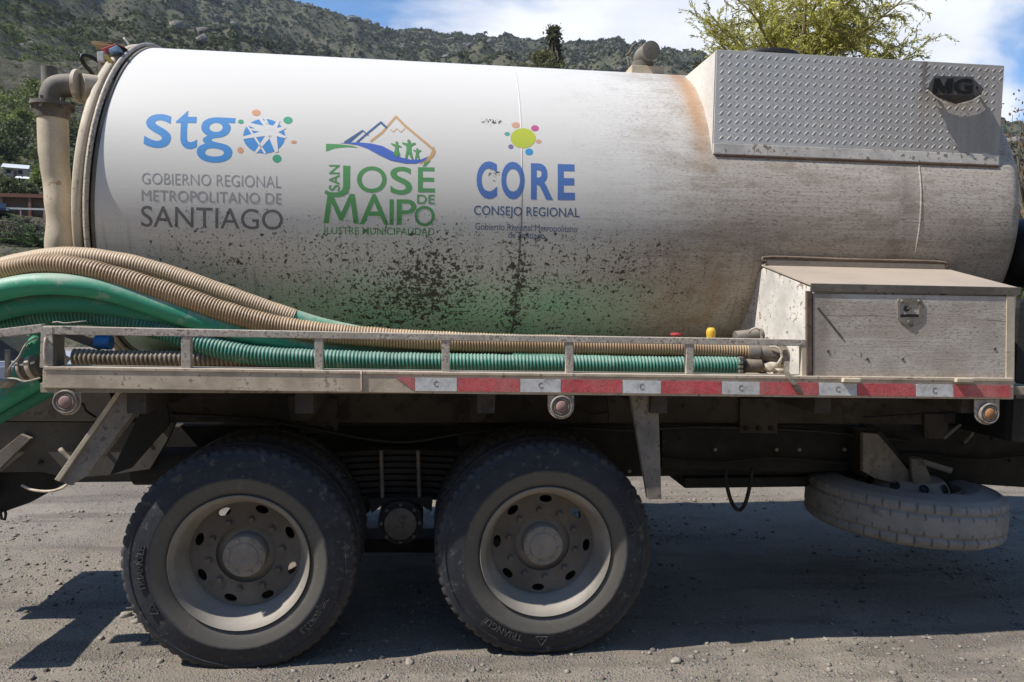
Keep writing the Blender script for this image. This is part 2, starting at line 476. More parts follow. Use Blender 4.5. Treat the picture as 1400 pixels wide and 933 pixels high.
def tread_metal():
    m, n = mat_new('tread_plate_aluminium')
    p = n.pos(); x, y, z = n.xyz(p)
    a = n.noise(n.vmul(p, (14, 6, 1.4)), 1.0, 5, 0.6)
    b = n.noise(p, 4, 5, 0.6); f = n.noise(p, 150, 3, 0.6)
    c = n.mix(n.smooth(b, 0.3, 0.7), (0.58, 0.58, 0.575), (0.66, 0.655, 0.64))
    rt = n.smooth(n.add(x, n.mul(n.sub(b, 0.5), 1.2)), 1.6, 3.0)
    c = n.mix(n.mul(rt, n.lin(a, 0.3, 0.7, 0.35, 0.75)), c, (0.33, 0.28, 0.235))
    run = n.mul(n.smooth(a, 0.58, 0.66), n.mul(n.smooth(z, 2.78, 3.0), rt))
    c = n.mix(n.mul(run, 0.8), c, (0.14, 0.10, 0.08))
    c = n.mix(n.mul(n.smooth(f, 0.45, 0.7), 0.25), c, (0.26, 0.25, 0.24))
    finish(n, c, n.lin(b, 0.3, 0.7, 0.38, 0.52), n.bump(n.add(n.mul(f, 0.3), b), 0.12, 0.004), 0.08, 0.5)
    return m
M['tread'] = tread_metal()

def locker_door():
    m, n = mat_new('locker_door_aluminium')
    p = n.pos()
    hor = n.noise(n.vmul(p, (7, 7, 120)), 1.0, 4, 0.65)
    b = n.noise(p, 5, 6, 0.65); f = n.noise(n.vmul(p, (60, 60, 150)), 1.0, 4, 0.65); g = n.noise(p, 26, 4, 0.7)
    x, y, z = n.xyz(p)
    c = n.mix(n.smooth(b, 0.32, 0.68), (0.50, 0.44, 0.375), (0.66, 0.60, 0.53))
    c = n.mix(n.mul(n.smooth(hor, 0.42, 0.66), 0.22), c, (0.34, 0.28, 0.22))
    c = n.mix(n.mul(n.smooth(f, 0.52, 0.64), n.smooth(n.add(n.mul(z, 1.0), n.mul(b, 0.3)), 1.55, 1.95, 0.45, 0.9)), c, (0.15, 0.135, 0.12))
    c = n.mix(n.mul(n.smooth(g, 0.64, 0.70), 0.6), c, (0.64, 0.60, 0.54))
    c = n.mix(n.mul(n.smooth(n.add(z, n.mul(n.sub(g, 0.5), 0.16)), 1.40, 1.34), 0.7), c, (0.30, 0.24, 0.19))
    c = n.mix(n.mul(n.smooth(g, 0.34, 0.31), 0.9), c, (0.20, 0.165, 0.14))
    wob = n.mul(n.sub(b, 0.5), 0.03)
    for z0, x0, x1 in ((1.655, 1.80, 2.16), (1.640, 2.62, 2.92), (1.545, 1.80, 2.5)):
        ln = n.mul(n.gauss(n.add(z, wob), z0, 0.0022), n.mul(n.smooth(x, x0, x0+0.03), n.smooth(x, x1, x1-0.1)))
        c = n.mix(n.mul(ln, 0.85), c, (0.10, 0.085, 0.075) if z0 > 1.6 else (0.72, 0.68, 0.62))
    top_ = n.smooth(n.add(z, n.mul(n.sub(g, 0.5), 0.05)), 1.712, 1.735)
    c = n.mix(n.mul(top_, 0.5), c, (0.66, 0.64, 0.62))
    edge = n.math('MAXIMUM', n.smooth(n.add(x, n.mul(n.sub(g, 0.5), 0.10)), 1.87, 1.82), n.smooth(n.add(x, n.mul(n.sub(g, 0.5), 0.10)), 2.74, 2.80))
    c = n.mix(n.mul(edge, 0.55), c, (0.25, 0.205, 0.165))
    c = n.mix(n.mul(n.smooth(n.noise(n.vmul(p, (3, 3, 5)), 1.0, 5, 0.65), 0.5, 0.64), 0.4), c, (0.37, 0.30, 0.235))
    finish(n, c, 0.5, n.bump(n.add(n.mul(hor, 0.5), n.add(n.mul(f, 0.5), n.mul(b, 1.2))), 0.32, 0.006), 0.05, 0.5)
    return m
M['door'] = locker_door()

def tyre_mat():
    m, n = mat_new('tyre_rubber')
    oc = n.new('ShaderNodeTexCoord').outputs['Object']
    ox, oy, oz = n.xyz(oc)
    r = n.math('SQRT', n.add(n.mul(ox, ox), n.mul(oz, oz)))
    p = n.pos()
    a = n.noise(p, 9, 5, 0.6); f = n.noise(p, 60, 4, 0.65)
    # dust lies on the inner half of the sidewall and in the tread, the shoulder is rubbed blue-black
    d = n.smooth(n.add(r, n.mul(n.sub(a, 0.5), 0.030)), 0.398, 0.380)
    d2 = n.smooth(n.add(r, n.mul(n.sub(a, 0.5), 0.03)), 0.497, 0.507)
    base = n.mix(n.smooth(a, 0.35, 0.7), (0.020, 0.023, 0.031), (0.034, 0.038, 0.048))
    c = n.mix(n.mul(d, 0.82), base, (0.135, 0.124, 0.106))
    c = n.mix(n.mul(d2, 0.25), c, (0.13, 0.11, 0.09))
    c = n.mix(n.mul(n.smooth(f, 0.5, 0.72), 0.16), c, (0.13, 0.12, 0.105))
    c = n.mix(n.mul(n.smooth(n.noise(p, 23, 5, 0.7), 0.57, 0.66), 0.5), c, (0.17, 0.155, 0.13))
    finish(n, c, n.lin(a, 0.3, 0.7, 0.50, 0.66), n.bump(n.add(a, n.mul(f, 0.3)), 0.15, 0.004), 0.0, 0.4)
    return m
M['tyre'] = tyre_mat()
M['spare_rubber'] = worn('spare_tyre_dusty', (0.27, 0.26, 0.245), (0.16, 0.15, 0.14), 0.3, 16, 0.9, 0.4, dustc=(0.36, 0.335, 0.30))
M['tyre_print'] = plain('tyre_lettering', (0.075, 0.074, 0.073), 0.6)

def hose_mat(name, wall, rib, dust=0.6, dustc=(0.50, 0.41, 0.30), rough=0.52):
    m, n = mat_new(name)
    at = n.new('ShaderNodeAttribute', attribute_name='rib').outputs['Fac']
    p = n.pos()
    a = n.noise(p, 8, 5, 0.65); b = n.noise(p, 45, 4, 0.65); l = n.noise(n.vmul(p, (5, 60, 60)), 1.0, 3, 0.6)
    c = n.mix(at, wall, rib)
    c = n.mix(n.mul(n.smooth(l, 0.4, 0.75), 0.30), c, [v * 0.55 for v in wall])
    up = n.smooth(n.add(n.nz(), n.add(n.mul(n.sub(a, 0.5), 1.5), n.mul(n.sub(b, 0.5), 0.7))), 0.1, 0.95)
    c = n.mix(n.mul(up, dust), c, dustc)
    c = n.mix(n.mul(n.smooth(b, 0.60, 0.68), 0.35), c, (0.18, 0.14, 0.10))
    c = n.mix(n.mul(n.smooth(n.noise(p, 14, 4, 0.7), 0.58, 0.64), dust * 0.5), c, dustc)
    finish(n, c, n.lin(a, 0.3, 0.7, rough - 0.08, rough + 0.15), n.bump(b, 0.10, 0.003), 0.0, 0.5)
    return m
M['hose_tan'] = hose_mat('hose_tan', (0.25, 0.15, 0.075), (0.60, 0.43, 0.255), 0.40, (0.60, 0.46, 0.30))
M['hose_tan2'] = hose_mat('hose_tan_dusty', (0.42, 0.30, 0.18), (0.60, 0.46, 0.30), 0.6, (0.62, 0.48, 0.325))
M['hose_green'] = hose_mat('hose_green', (0.035, 0.33, 0.18), (0.05, 0.36, 0.21), 0.80, (0.42, 0.47, 0.38))
M['hose_teal'] = hose_mat('hose_dark_green_ribbed', (0.008, 0.085, 0.065), (0.09, 0.34, 0.24), 0.55, (0.30, 0.40, 0.33))
M['hose_teal2'] = hose_mat('hose_dark_green', (0.02, 0.22, 0.14), (0.03, 0.26, 0.16), 0.65, (0.28, 0.35, 0.27))
M['hose_brown'] = hose_mat('hose_brown_ribbed', (0.075, 0.058, 0.042), (0.34, 0.28, 0.21), 0.35, (0.42, 0.34, 0.25))
# ------------------------------------------------------------------ ground
def fbm(x, y, s, o=4, seed=0.0):
    return mnoise.fractal(Vector((x*s + seed, y*s - seed, seed)), 1.0, 2.0, o)
RX, RY = 0.0, -3.42
_rp = [(-900, -330), (-400, -250), (-100, -160), (0, -120), (100, -85), (200, -55), (300, -28), (400, 0), (430, 9), (470, 22), (520, 37),
       (545, 43), (580, 41), (620, 46), (650, 50), (700, 54), (730, 60), (760, 66), (800, 61), (850, 56), (880, 60), (920, 70), (955, 82),
       (1010, 92), (1100, 108), (1250, 138), (1400, 170), (1600, 205), (2000, 260), (2600, 320)]
_raz, _rel = [], []
for a_, b_ in _rp:
    r_ = ray(a_, b_); _raz.append(math.atan2(r_[0], r_[1])); _rel.append(r_[2] / math.hypot(r_[0], r_[1]))
HR = 760.0
_az_grid = np.linspace(-1.35, 1.35, 541)
_el_grid = np.interp(_az_grid, _raz, _rel)
_jit = np.array([0.007 * mnoise.fractal(Vector((a * 38, 3.3, 1.0)), 0.9, 2.0, 6) for a in _az_grid])
_el_grid = _el_grid + _jit
_far = np.abs(_az_grid) > 1.2
_az_grid = np.r_[np.linspace(-math.pi, -1.36, 120), _az_grid, np.linspace(1.36, math.pi, 120)]
_el_grid = np.r_[np.full(120, 0.50), _el_grid, np.full(120, 0.50)]  # ridge round the unseen side, added to block low sky light
_k = np.clip((1.75-np.abs(_az_grid))/0.45, 0, 1); _el_grid = np.where(np.abs(_az_grid) < 1.35, _el_grid*_k + 0.50*(1-_k), 0.50 + 0.05*np.sin(_az_grid*7))
def ridge_el(az):
    return float(np.interp(az, _az_grid, _el_grid))
def terrain(x, y, el=None):
    dx, dy = x - RX, y - RY
    r = math.hypot(dx, dy)
    if r < 26: return 0.0
    az = math.atan2(dx, dy)
    if el is None: el = ridge_el(az)
    t = (r - 26) / (HR - 26)
    H = HR * el + 1.73
    if t <= 1:
        h = H * t**1.22
        h += mnoise.fractal(Vector((x * 0.012, y * 0.012, 4.0)), 0.9, 2.0, 5) * min(22.0, 0.06 * r) * min(1.0, (1 - t) * 5)
    else:
        h = H - (r - HR) * 0.30
    return max(h, -0.15 if r > 60 else 0.0)
def terrain_hit(px, py, r0=27.0):
    d = ray(px, py); hl = math.hypot(d[0], d[1]); d = d / hl
    r = r0
    while r < HR * 1.02:
        p = CAM + d * r
        if p[2] <= terrain(p[0], p[1]): return Vector((p[0], p[1], terrain(p[0], p[1])))
        r *= 1.006
    p = CAM + d * HR
    return Vector(p)

def ground_mat():
    m, n = mat_new('dirt_road')
    p = n.pos()
    a = n.noise(p, 0.7, 5, 0.6); b = n.noise(p, 5, 6, 0.65); c = n.noise(p, 42, 5, 0.7)
    peb = n.voro(p, 62); peb2 = n.voro(p, 150); pc = n.voro(p, 62, 'Color')
    col = n.mix(n.smooth(a, 0.3, 0.7), (0.190, 0.162, 0.129), (0.285, 0.246, 0.200))
    col = n.mix(n.mul(n.smooth(b, 0.42, 0.7), 0.6), col, (0.295, 0.264, 0.219))
    trk = n.noise(n.vmul(p, (0.25, 1.6, 1)), 2.2, 4, 0.6)
    col = n.mix(n.mul(n.smooth(trk, 0.48, 0.64), 0.6), col, (0.125, 0.108, 0.088))
    col = n.mix(n.mul(n.smooth(c, 0.50, 0.66), 0.42), col, (0.105, 0.09, 0.073))
    col = n.mix(n.mul(n.smooth(peb, 0.42, 0.22), n.mul(n.smooth(b, 0.35, 0.6), 0.55)), col, n.mix(0.7, pc, (0.28, 0.25, 0.21)))
    h = n.add(n.add(n.mul(c, 0.5), n.mul(n.smooth(peb, 0.5, 0.1), 0.45)), n.add(n.mul(n.smooth(peb2, 0.5, 0.1), 0.25), n.mul(b, 1.2)))
    finish(n, col, 0.92, n.bump(h, n.lin(n.smooth(b, 0.35, 0.65), 0, 1, 0.35, 0.95), 0.020), 0.0, 0.2)
    return m
def axis(lo, hi, step, far):
    a = list(np.arange(lo, hi + 1e-6, step)); s = step; x = hi; up = []
    while x < far: s *= 1.25; x += s; up.append(x)
    s = step; x = lo; dn = []
    while x > -far: s *= 1.25; x -= s; dn.append(x)
    return np.array(dn[::-1] + a + up)
gxs = axis(-5.0, 5.0, 0.06, 1500); gys = axis(-1.0, 8.0, 0.06, 1500)
GX, GY = np.meshgrid(gxs, gys)
def ground_z(x, y):
    k = max(0.0, 1 - max(abs(x) - 8, abs(y - 3) - 8, 0) / 6)
    return k * (0.016 * fbm(x, y, 0.9, 3, 2.0) + 0.007 * fbm(x, y, 5.0, 3, 9.0))
GZ = np.array([[ground_z(x, y) for x in gxs] for y in gys])
V = np.stack([GX, GY, GZ], -1).reshape(-1, 3)
nx, ny = len(gxs), len(gys)
i = np.arange(ny-1)[:, None]*nx; j = np.arange(nx-1)[None, :]
Fq = np.stack([i+j, i+j+1, i+nx+j+1, i+nx+j], -1).reshape(-1, 4)
ground = obj_np('ground', V, Fq, ground_mat(), smooth=True, recentre=False)
tag(ground, 'bare grey brown dirt yard with loose gravel', 'ground', kind='structure')

# loose stones on the dirt
_ico = bmesh.new(); bmesh.ops.create_icosphere(_ico, subdivisions=1, radius=1.0)
ICO_V = np.array([v.co[:] for v in _ico.verts]); ICO_F = np.array([[v.index for v in f.verts] for f in _ico.faces]); _ico.free()
_ico = bmesh.new(); bmesh.ops.create_icosphere(_ico, subdivisions=2, radius=1.0)
ICO2_V = np.array([v.co[:] for v in _ico.verts]); ICO2_F = np.array([[v.index for v in f.verts] for f in _ico.faces]); _ico.free()
ICO1b_V, ICO1b_F = ICO_V, ICO_F
def blobs(P, S, jit, base_v, base_f, tilt=True):
    n, k = len(P), len(base_v)
    ang = RNG.uniform(0, 2*np.pi, n); c, s = np.cos(ang), np.sin(ang)
    B = base_v[None] * (1 + RNG.uniform(-jit, jit, (n, k, 1)))
    B = B * S[:, None, :]
    x = B[..., 0]*c[:, None] - B[..., 1]*s[:, None]; y = B[..., 0]*s[:, None] + B[..., 1]*c[:, None]
    Vv = np.stack([x, y, B[..., 2]], -1) + P[:, None, :]
    Ff = base_f[None] + (np.arange(n)*k)[:, None, None]
    return Vv.reshape(-1, 3), Ff.reshape(-1, 3)
def attr_mat(name, rough=0.9, bumpscale=0.0, vary=0.0, vscale=1.0, spec=0.25, trans=0.0):
    m, n = mat_new(name)
    c = n.new('ShaderNodeAttribute', attribute_name='col').outputs['Color']
    if vary:
        a = n.noise(n.pos(), vscale, 4, 0.65)
        c = n.mix(n.lin(a, 0.3, 0.7, 0.0, 1.0), n.mix(1.0, c, (1 - vary,)*3, 'MULTIPLY'), n.mix(1.0, c, (1 + vary,)*3, 'MULTIPLY'))
    nrm = n.bump(n.noise(n.pos(), bumpscale, 4, 0.6), 0.5, 0.5 / bumpscale) if bumpscale else None
    b = finish(n, c, rough, nrm, 0.0, spec)
    if trans:
        t = n.new('ShaderNodeBsdfTranslucent', {'Color': c}).outputs[0]
        mx = n.new('ShaderNodeMixShader', {0: trans, 1: b.outputs[0], 2: t}).outputs[0]
        out = [x for x in n.t.nodes if x.type == 'OUTPUT_MATERIAL'][0]
        n.t.links.new(mx, out.inputs[0])
    return m
NS = 34000
gxr = RNG.uniform(-4.2, 5.0, NS*2); gyr = -0.55 + 8.5 * RNG.uniform(0, 1, NS*2)**1.7
dens = np.array([fbm(x, y, 1.3, 4, 5.0) for x, y in zip(gxr, gyr)])
keep = dens + RNG.uniform(-0.35, 0.35, NS*2) > -0.02
gxr, gyr = gxr[keep][:NS], gyr[keep][:NS]
ns = len(gxr)
sz = 0.0022 * np.exp(RNG.exponential(0.52, ns)); sz = np.clip(sz, 0.0020, 0.0150)
P = np.stack([gxr, gyr, np.array([ground_z(x, y) for x, y in zip(gxr, gyr)]) + sz*0.2], -1)
S = np.stack([sz*RNG.uniform(0.8, 1.5, ns), sz*RNG.uniform(0.8, 1.3, ns), sz*RNG.uniform(0.5, 0.85, ns)], -1)
v, f = blobs(P, S, 0.28, ICO_V, ICO_F)
tone = RNG.uniform(0.55, 1.35, ns)**1.2
cc = np.stack([0.23*tone, 0.208*tone, 0.176*tone, np.ones(ns)], -1)
gravel = obj_np('gravel', v, f, attr_mat('gravel_stone', 0.9, 0, 0.3, 120), attr={'col': ('c', np.repeat(cc, len(ICO_V), 0))}, recentre=False)
tag(gravel, 'loose small gravel stones scattered over the dirt', 'gravel', kind='stuff')
for k, (px, py, s) in enumerate([(1045, 695, 0.03), (172, 842, 0.035), (186, 850, 0.028), (925, 905, 0.03), (560, 903, 0.028)]):
    p = at_z(px, py, 0.0)
    v, f = blobs(np.array([[p.x, p.y, ground_z(p.x, p.y) + s*0.12]]), np.array([[s, s*0.7, s*(0.07 if s > 0.05 else 0.5)]]), 0.3, ICO2_V, ICO2_F)
    o = obj_np('stone', v, f, plain('pale_stone', (0.32, 0.285, 0.235), 0.9, scale=70))
    tag(o, ['pale stone on the sunlit strip behind the hanging black loop', 'broken clod of earth in front of the left wheel',
            'smaller clod beside the broken clod near the left wheel', 'small stone below the right wheel shadow edge', 'small stone between the two wheels at the shadow edge'][k], 'stone')

# ------------------------------------------------------------------ hillside
azs = np.r_[np.linspace(-math.pi, -1.17, 110), np.linspace(-1.15, 1.15, 461), np.linspace(1.17, math.pi, 110)]  # full ring; the unseen part behind the camera deepens the shade under the truck
rs = np.r_[np.linspace(24, 120, 40), np.linspace(126, HR, 120), HR + 25, HR + 80, HR + 200]
V = []
for a in azs:
    el = ridge_el(a); s, c = math.sin(a), math.cos(a)
    for r in rs:
        x, y = RX + s*r, RY + c*r
        V.append((x, y, terrain(x, y, el) + (-0.02 if r < 26 else 0.0)))
na, nr = len(azs), len(rs)
i = np.arange(na-1)[:, None]*nr; j = np.arange(nr-1)[None, :]
Fq = np.stack([i+j, i+nr+j, i+nr+j+1, i+j+1], -1).reshape(-1, 4)
def hill_mat():
    m, n = mat_new('hill_soil')
    p = n.pos()
    a = n.noise(p, 0.03, 6, 0.65); b = n.noise(p, 0.35, 6, 0.7)
    c = n.mix(n.smooth(a, 0.35, 0.65), (0.118, 0.108, 0.072), (0.085, 0.092, 0.048))
    c = n.mix(n.mul(n.smooth(b, 0.45, 0.65), 0.6), c, (0.155, 0.14, 0.112))
    c = n.mix(n.smooth(b, 0.42, 0.34), c, (0.06, 0.065, 0.042))
    finish(n, c, 0.95, n.bump(b, 0.8, 2.0), 0.0, 0.1)
    return m
hill = obj_np('hill', np.array(V), Fq, hill_mat(), smooth=True, recentre=False)
tag(hill, 'grey brown scrub covered hillside rising behind the truck', 'hill', kind='structure')

def in_view(az, r):
    px = 590 + 1000*math.tan(az)
    if px < 480: return True
    return r > 90
NSH = 125000
P, S, Cc = [], [], []
while len(P) < NSH:
    az = RNG.uniform(-0.80, 0.80)
    r = 75 + (HR - 70) * RNG.uniform(0, 1)**0.80
    if az > -0.05 and r < 260 and RNG.uniform() < 0.8: continue
    x, y = RX + math.sin(az)*r, RY + math.cos(az)*r
    dn = mnoise.fractal(Vector((x*0.010, y*0.010, 7.0)), 0.8, 2.0, 4)
    if RNG.uniform() > 0.75 + dn*0.7: continue
    s = 0.52*math.exp(RNG.normal()*0.45) * (0.85 + r/1100.0) * (1.0 if RNG.uniform() < 0.9 else 1.5)
    if r < 200: s *= 0.8
    z = terrain(x, y)
    P.append((x, y, z + s*0.4)); S.append((s*RNG.uniform(0.8, 1.4), s*RNG.uniform(0.8, 1.3), s*RNG.uniform(0.5, 0.9)))
    g = mnoise.noise(Vector((x*0.02, y*0.02, 0))) * 0.5 + 0.5
    left = min(1, max(0, (-az - 0.22)/0.25)) * min(1, max(0.12, (480 - r)/260))
    k = RNG.uniform(0, 1); t = RNG.uniform(0.6, 1.4)
    dark = np.array((0.056, 0.066, 0.032)); grey = np.array((0.112, 0.114, 0.058)); lime = np.array((0.15, 0.19, 0.058))
    col = dark*(1-k*0.75) + grey*(k*0.75)
    col = col*(1-left*g) + lime*left*g
    Cc.append((*(col*t), 1))
P, S, Cc = np.array(P), np.array(S), np.array(Cc)
NC = 8
dirs = RNG.normal(size=(len(P), NC, 3)); dirs /= np.linalg.norm(dirs, axis=2)[..., None]
dirs[..., 2] = np.abs(dirs[..., 2])*1.0 - 0.15
ctr = P[:, None, :] + dirs*S[:, None, :]*RNG.uniform(0.45, 0.95, (len(P), NC, 1))
u = RNG.normal(size=ctr.shape); u -= dirs*(u*dirs).sum(2)[..., None]*0.6; u /= np.linalg.norm(u, axis=2)[..., None]
w = np.cross(dirs, u); w /= np.linalg.norm(w, axis=2)[..., None] + 1e-9
h_ = (S.mean(1)[:, None, None]*RNG.uniform(0.35, 0.75, (len(P), NC, 1)))
V = np.stack([ctr - u*h_ - w*h_*0.6, ctr + u*h_ - w*h_*0.7, ctr + w*h_*1.1], 2).reshape(-1, 3)
Ff = np.arange(len(V)).reshape(-1, 3)
cv_ = np.repeat(Cc, NC*3, 0); cv_[:, :3] *= np.repeat(RNG.uniform(0.7, 1.3, len(P)*NC), 3)[:, None]
near = np.hypot(P[:, 0]-RX, P[:, 1]-RY) < 260
Pn, Sn, Cn = P[near], S[near], Cc[near]; NN = 30
keep_ = np.repeat(~near, NC)
V = V.reshape(-1, 3, 3)[keep_].reshape(-1, 3); cv_ = cv_.reshape(-1, 3, 4)[keep_].reshape(-1, 4)
dirs = RNG.normal(size=(len(Pn), NN, 3)); dirs /= np.linalg.norm(dirs, axis=2)[..., None]; dirs[..., 2] = np.abs(dirs[..., 2])*1.1 - 0.2
ctr = Pn[:, None, :] + dirs*Sn[:, None, :]*RNG.uniform(0.35, 1.05, (len(Pn), NN, 1))
u = RNG.normal(size=ctr.shape); u /= np.linalg.norm(u, axis=2)[..., None]
w = np.cross(RNG.normal(size=ctr.shape), u); w /= np.linalg.norm(w, axis=2)[..., None] + 1e-9
h_ = Sn.mean(1)[:, None, None]*RNG.uniform(0.12, 0.30, (len(Pn), NN, 1))
Vn = np.stack([ctr - u*h_ - w*h_*0.6, ctr + u*h_ - w*h_*0.7, ctr + w*h_*1.1], 2).reshape(-1, 3)
cn_ = np.repeat(Cn, NN*3, 0); cn_[:, :3] *= np.repeat(RNG.uniform(0.7, 1.35, len(Pn)*NN), 3)[:, None]
V = np.vstack([V, Vn]); cv_ = np.vstack([cv_, cn_]); Ff = np.arange(len(V)).reshape(-1, 3)
print('shrub tris', len(Ff))
shr = obj_np('shrubs', V, Ff, attr_mat('shrub_leaves', 0.9, 0, 0.3, 1.2, 0.1, trans=0.3), attr={'col': ('c', cv_)}, recentre=False)
tag(shr, 'dense dark green and grey scrub covering the hillside', 'scrub', kind='stuff')
P, S, Cc = [], [], []
while len(P) < 320:
    az = RNG.uniform(-0.75, 0.75); r = 200 + (HR - 203) * RNG.uniform(0, 1)**0.6
    x, y = RX + math.sin(az)*r, RY + math.cos(az)*r
    if mnoise.noise(Vector((x*0.016, y*0.016, 3))) < 0.10 : continue
    s = RNG.uniform(1.0, 2.6) * (1 + r/900)
    P.append((x, y, terrain(x, y) + s*0.25)); S.append((s, s*0.8, s*0.8))
    t = RNG.uniform(0.7, 1.25); Cc.append((0.165*t, 0.15*t, 0.132*t, 1))
v, f = blobs(np.array(P), np.array(S), 0.3, ICO_V, ICO_F)
rk = obj_np('boulders', v, f, attr_mat('boulder_rock', 0.9, 0.8, 0.3, 0.7), attr={'col': ('c', np.repeat(np.array(Cc), len(ICO_V), 0))}, recentre=False)
tag(rk, 'grey boulders scattered over the hill and along its ridge', 'boulders', kind='stuff')

# ------------------------------------------------------------------ trees and plants
def leaf_cards(P, size, aspect=0.35, droop=0.0, dirs=None):
    n = len(P)
    d = RNG.normal(size=(n, 3)) if dirs is None else dirs + RNG.normal(scale=0.45, size=(n, 3))
    d[:, 2] -= droop
    d /= np.linalg.norm(d, axis=1)[:, None]
    u = RNG.normal(size=(n, 3)); u -= d*(u*d).sum(1)[:, None]; u /= np.linalg.norm(u, axis=1)[:, None]
    L = (size * RNG.uniform(0.6, 1.3, n))[:, None]; W = L*aspect
    a = P; b = P + d*L*0.5 + u*W*0.5; c = P + d*L; e = P + d*L*0.5 - u*W*0.5
    V = np.stack([a, b, c, e], 1).reshape(-1, 3)
    return V, np.arange(n*4).reshape(-1, 4)
def tone_cols(n, base, lo=0.6, hi=1.4, k=4):
    t = RNG.uniform(lo, hi, n)[:, None]
    c = np.concatenate([np.array(base)[None]*t, np.ones((n, 1))], 1)
    return np.repeat(c, k, 0)
BARK = plain('bark', (0.15, 0.12, 0.09), 0.9, scale=12)
LEAF = attr_mat('leaf', 0.6, 0, 0.25, 0.8, 0.3, trans=0.35)
def multi_tube(paths_r, seg=5):
    VV, FF, o = [], [], 0
    for path, rad in paths_r:
        v, f = tube_np(path, rad, seg, cap=False)
        VV.append(v); FF.append(f + o); o += len(v)
    return np.vstack(VV), np.vstack(FF)
def branch_path(p0, d, L, n=8, wob=0.12, droop=0.0):
    p = np.array(p0, float); d = np.array(d, float); d /= np.linalg.norm(d)
    out = [p.copy()]
    for i in range(n-1):
        d = d + RNG.normal(scale=wob, size=3); d[2] -= droop*(i/n); d /= np.linalg.norm(d)
        p = p + d*L/(n-1); out.append(p.copy())
    return np.array(out)
def willow():
    c = ray(1098, 60); c = c/math.hypot(c[0], c[1]); R = 19.0
    base = Vector((CAM[0] + c[0]*R, CAM[1] + c[1]*R, 0))
    t = empty('willow_tree', base)
    tag(t, 'yellow green willow with thin feathery twigs behind the tread plate locker', 'tree')
    zc = CAM[2] + c[2]*R
    paths, tips = [], []
    tr = np.array([[base.x, base.y, 0], [base.x+0.1, base.y, 2.0], [base.x-0.05, base.y+0.1, 4.2], [base.x, base.y, zc+0.1]])
    tp, _ = catmull(tr, 24)
    v, f = tube_np(tp, np.linspace(0.26, 0.13, 24), 12)
    v, fl = mesh_quads(v, f)
    me = bpy.data.meshes.new('trunk'); me.from_pydata(v.tolist(), [], fl); me.update()
    link_mesh('trunk', me, BARK, t)
    LP, LD, LW = [], [], []
    for k in range(46):
        az = RNG.uniform(0, 2*np.pi); up = RNG.uniform(0.4, 1.5)
        d = np.array([math.cos(az)*0.95, math.sin(az)*0.8, up])
        bp = branch_path(tp[RNG.integers(12, 24)], d, RNG.uniform(1.3, 3.5), 10, 0.13, 0.05)
        paths.append((bp, np.linspace(0.055, 0.016, 10)))
        for q in range(34):
            i0 = RNG.integers(2, 10)
            d2 = np.array([RNG.normal()*0.9, RNG.normal()*0.6, RNG.uniform(-0.2, 0.9)]) + (bp[-1]-bp[0])*0.22
            tw = branch_path(bp[i0], d2, RNG.uniform(0.5, 1.5), 9, 0.22, RNG.uniform(0.0, 0.35))
            paths.append((tw, np.linspace(0.010, 0.004, 9)))
            nl = int(RNG.uniform(20, 85))
            idx = RNG.uniform(0.8, 8, nl); i0 = np.floor(idx).astype(int).clip(0, 7); fr = (idx-i0)[:, None]
            LP.append(tw[i0]*(1-fr) + tw[i0+1]*fr + RNG.normal(scale=0.02, size=(nl, 3))); LD.append((tw[i0+1]-tw[i0])/np.linalg.norm(tw[i0+1]-tw[i0], axis=1)[:, None])
            LW.append(np.full(nl, RNG.uniform(0.65, 1.35)))
    v, f = multi_tube(paths, 4)
    obj_np('limbs', v, f, plain('willow_twigs', (0.26, 0.22, 0.10), 0.8), t)
    LP, LD, LW = np.vstack(LP), np.vstack(LD), np.concatenate(LW)
    v, f = leaf_cards(LP, 0.105, 0.25, 0.1, LD)
    n = len(LP)
    mixk = RNG.uniform(0, 1, n)[:, None]
    col = (np.array((0.58, 0.54, 0.14))*mixk + np.array((0.36, 0.37, 0.08))*(1-mixk)) * LW[:, None]
    obj_np('crown', v, f, LEAF, t, attr={'col': ('c', np.repeat(np.hstack([col, np.ones((n, 1))]), 4, 0))})
willow()

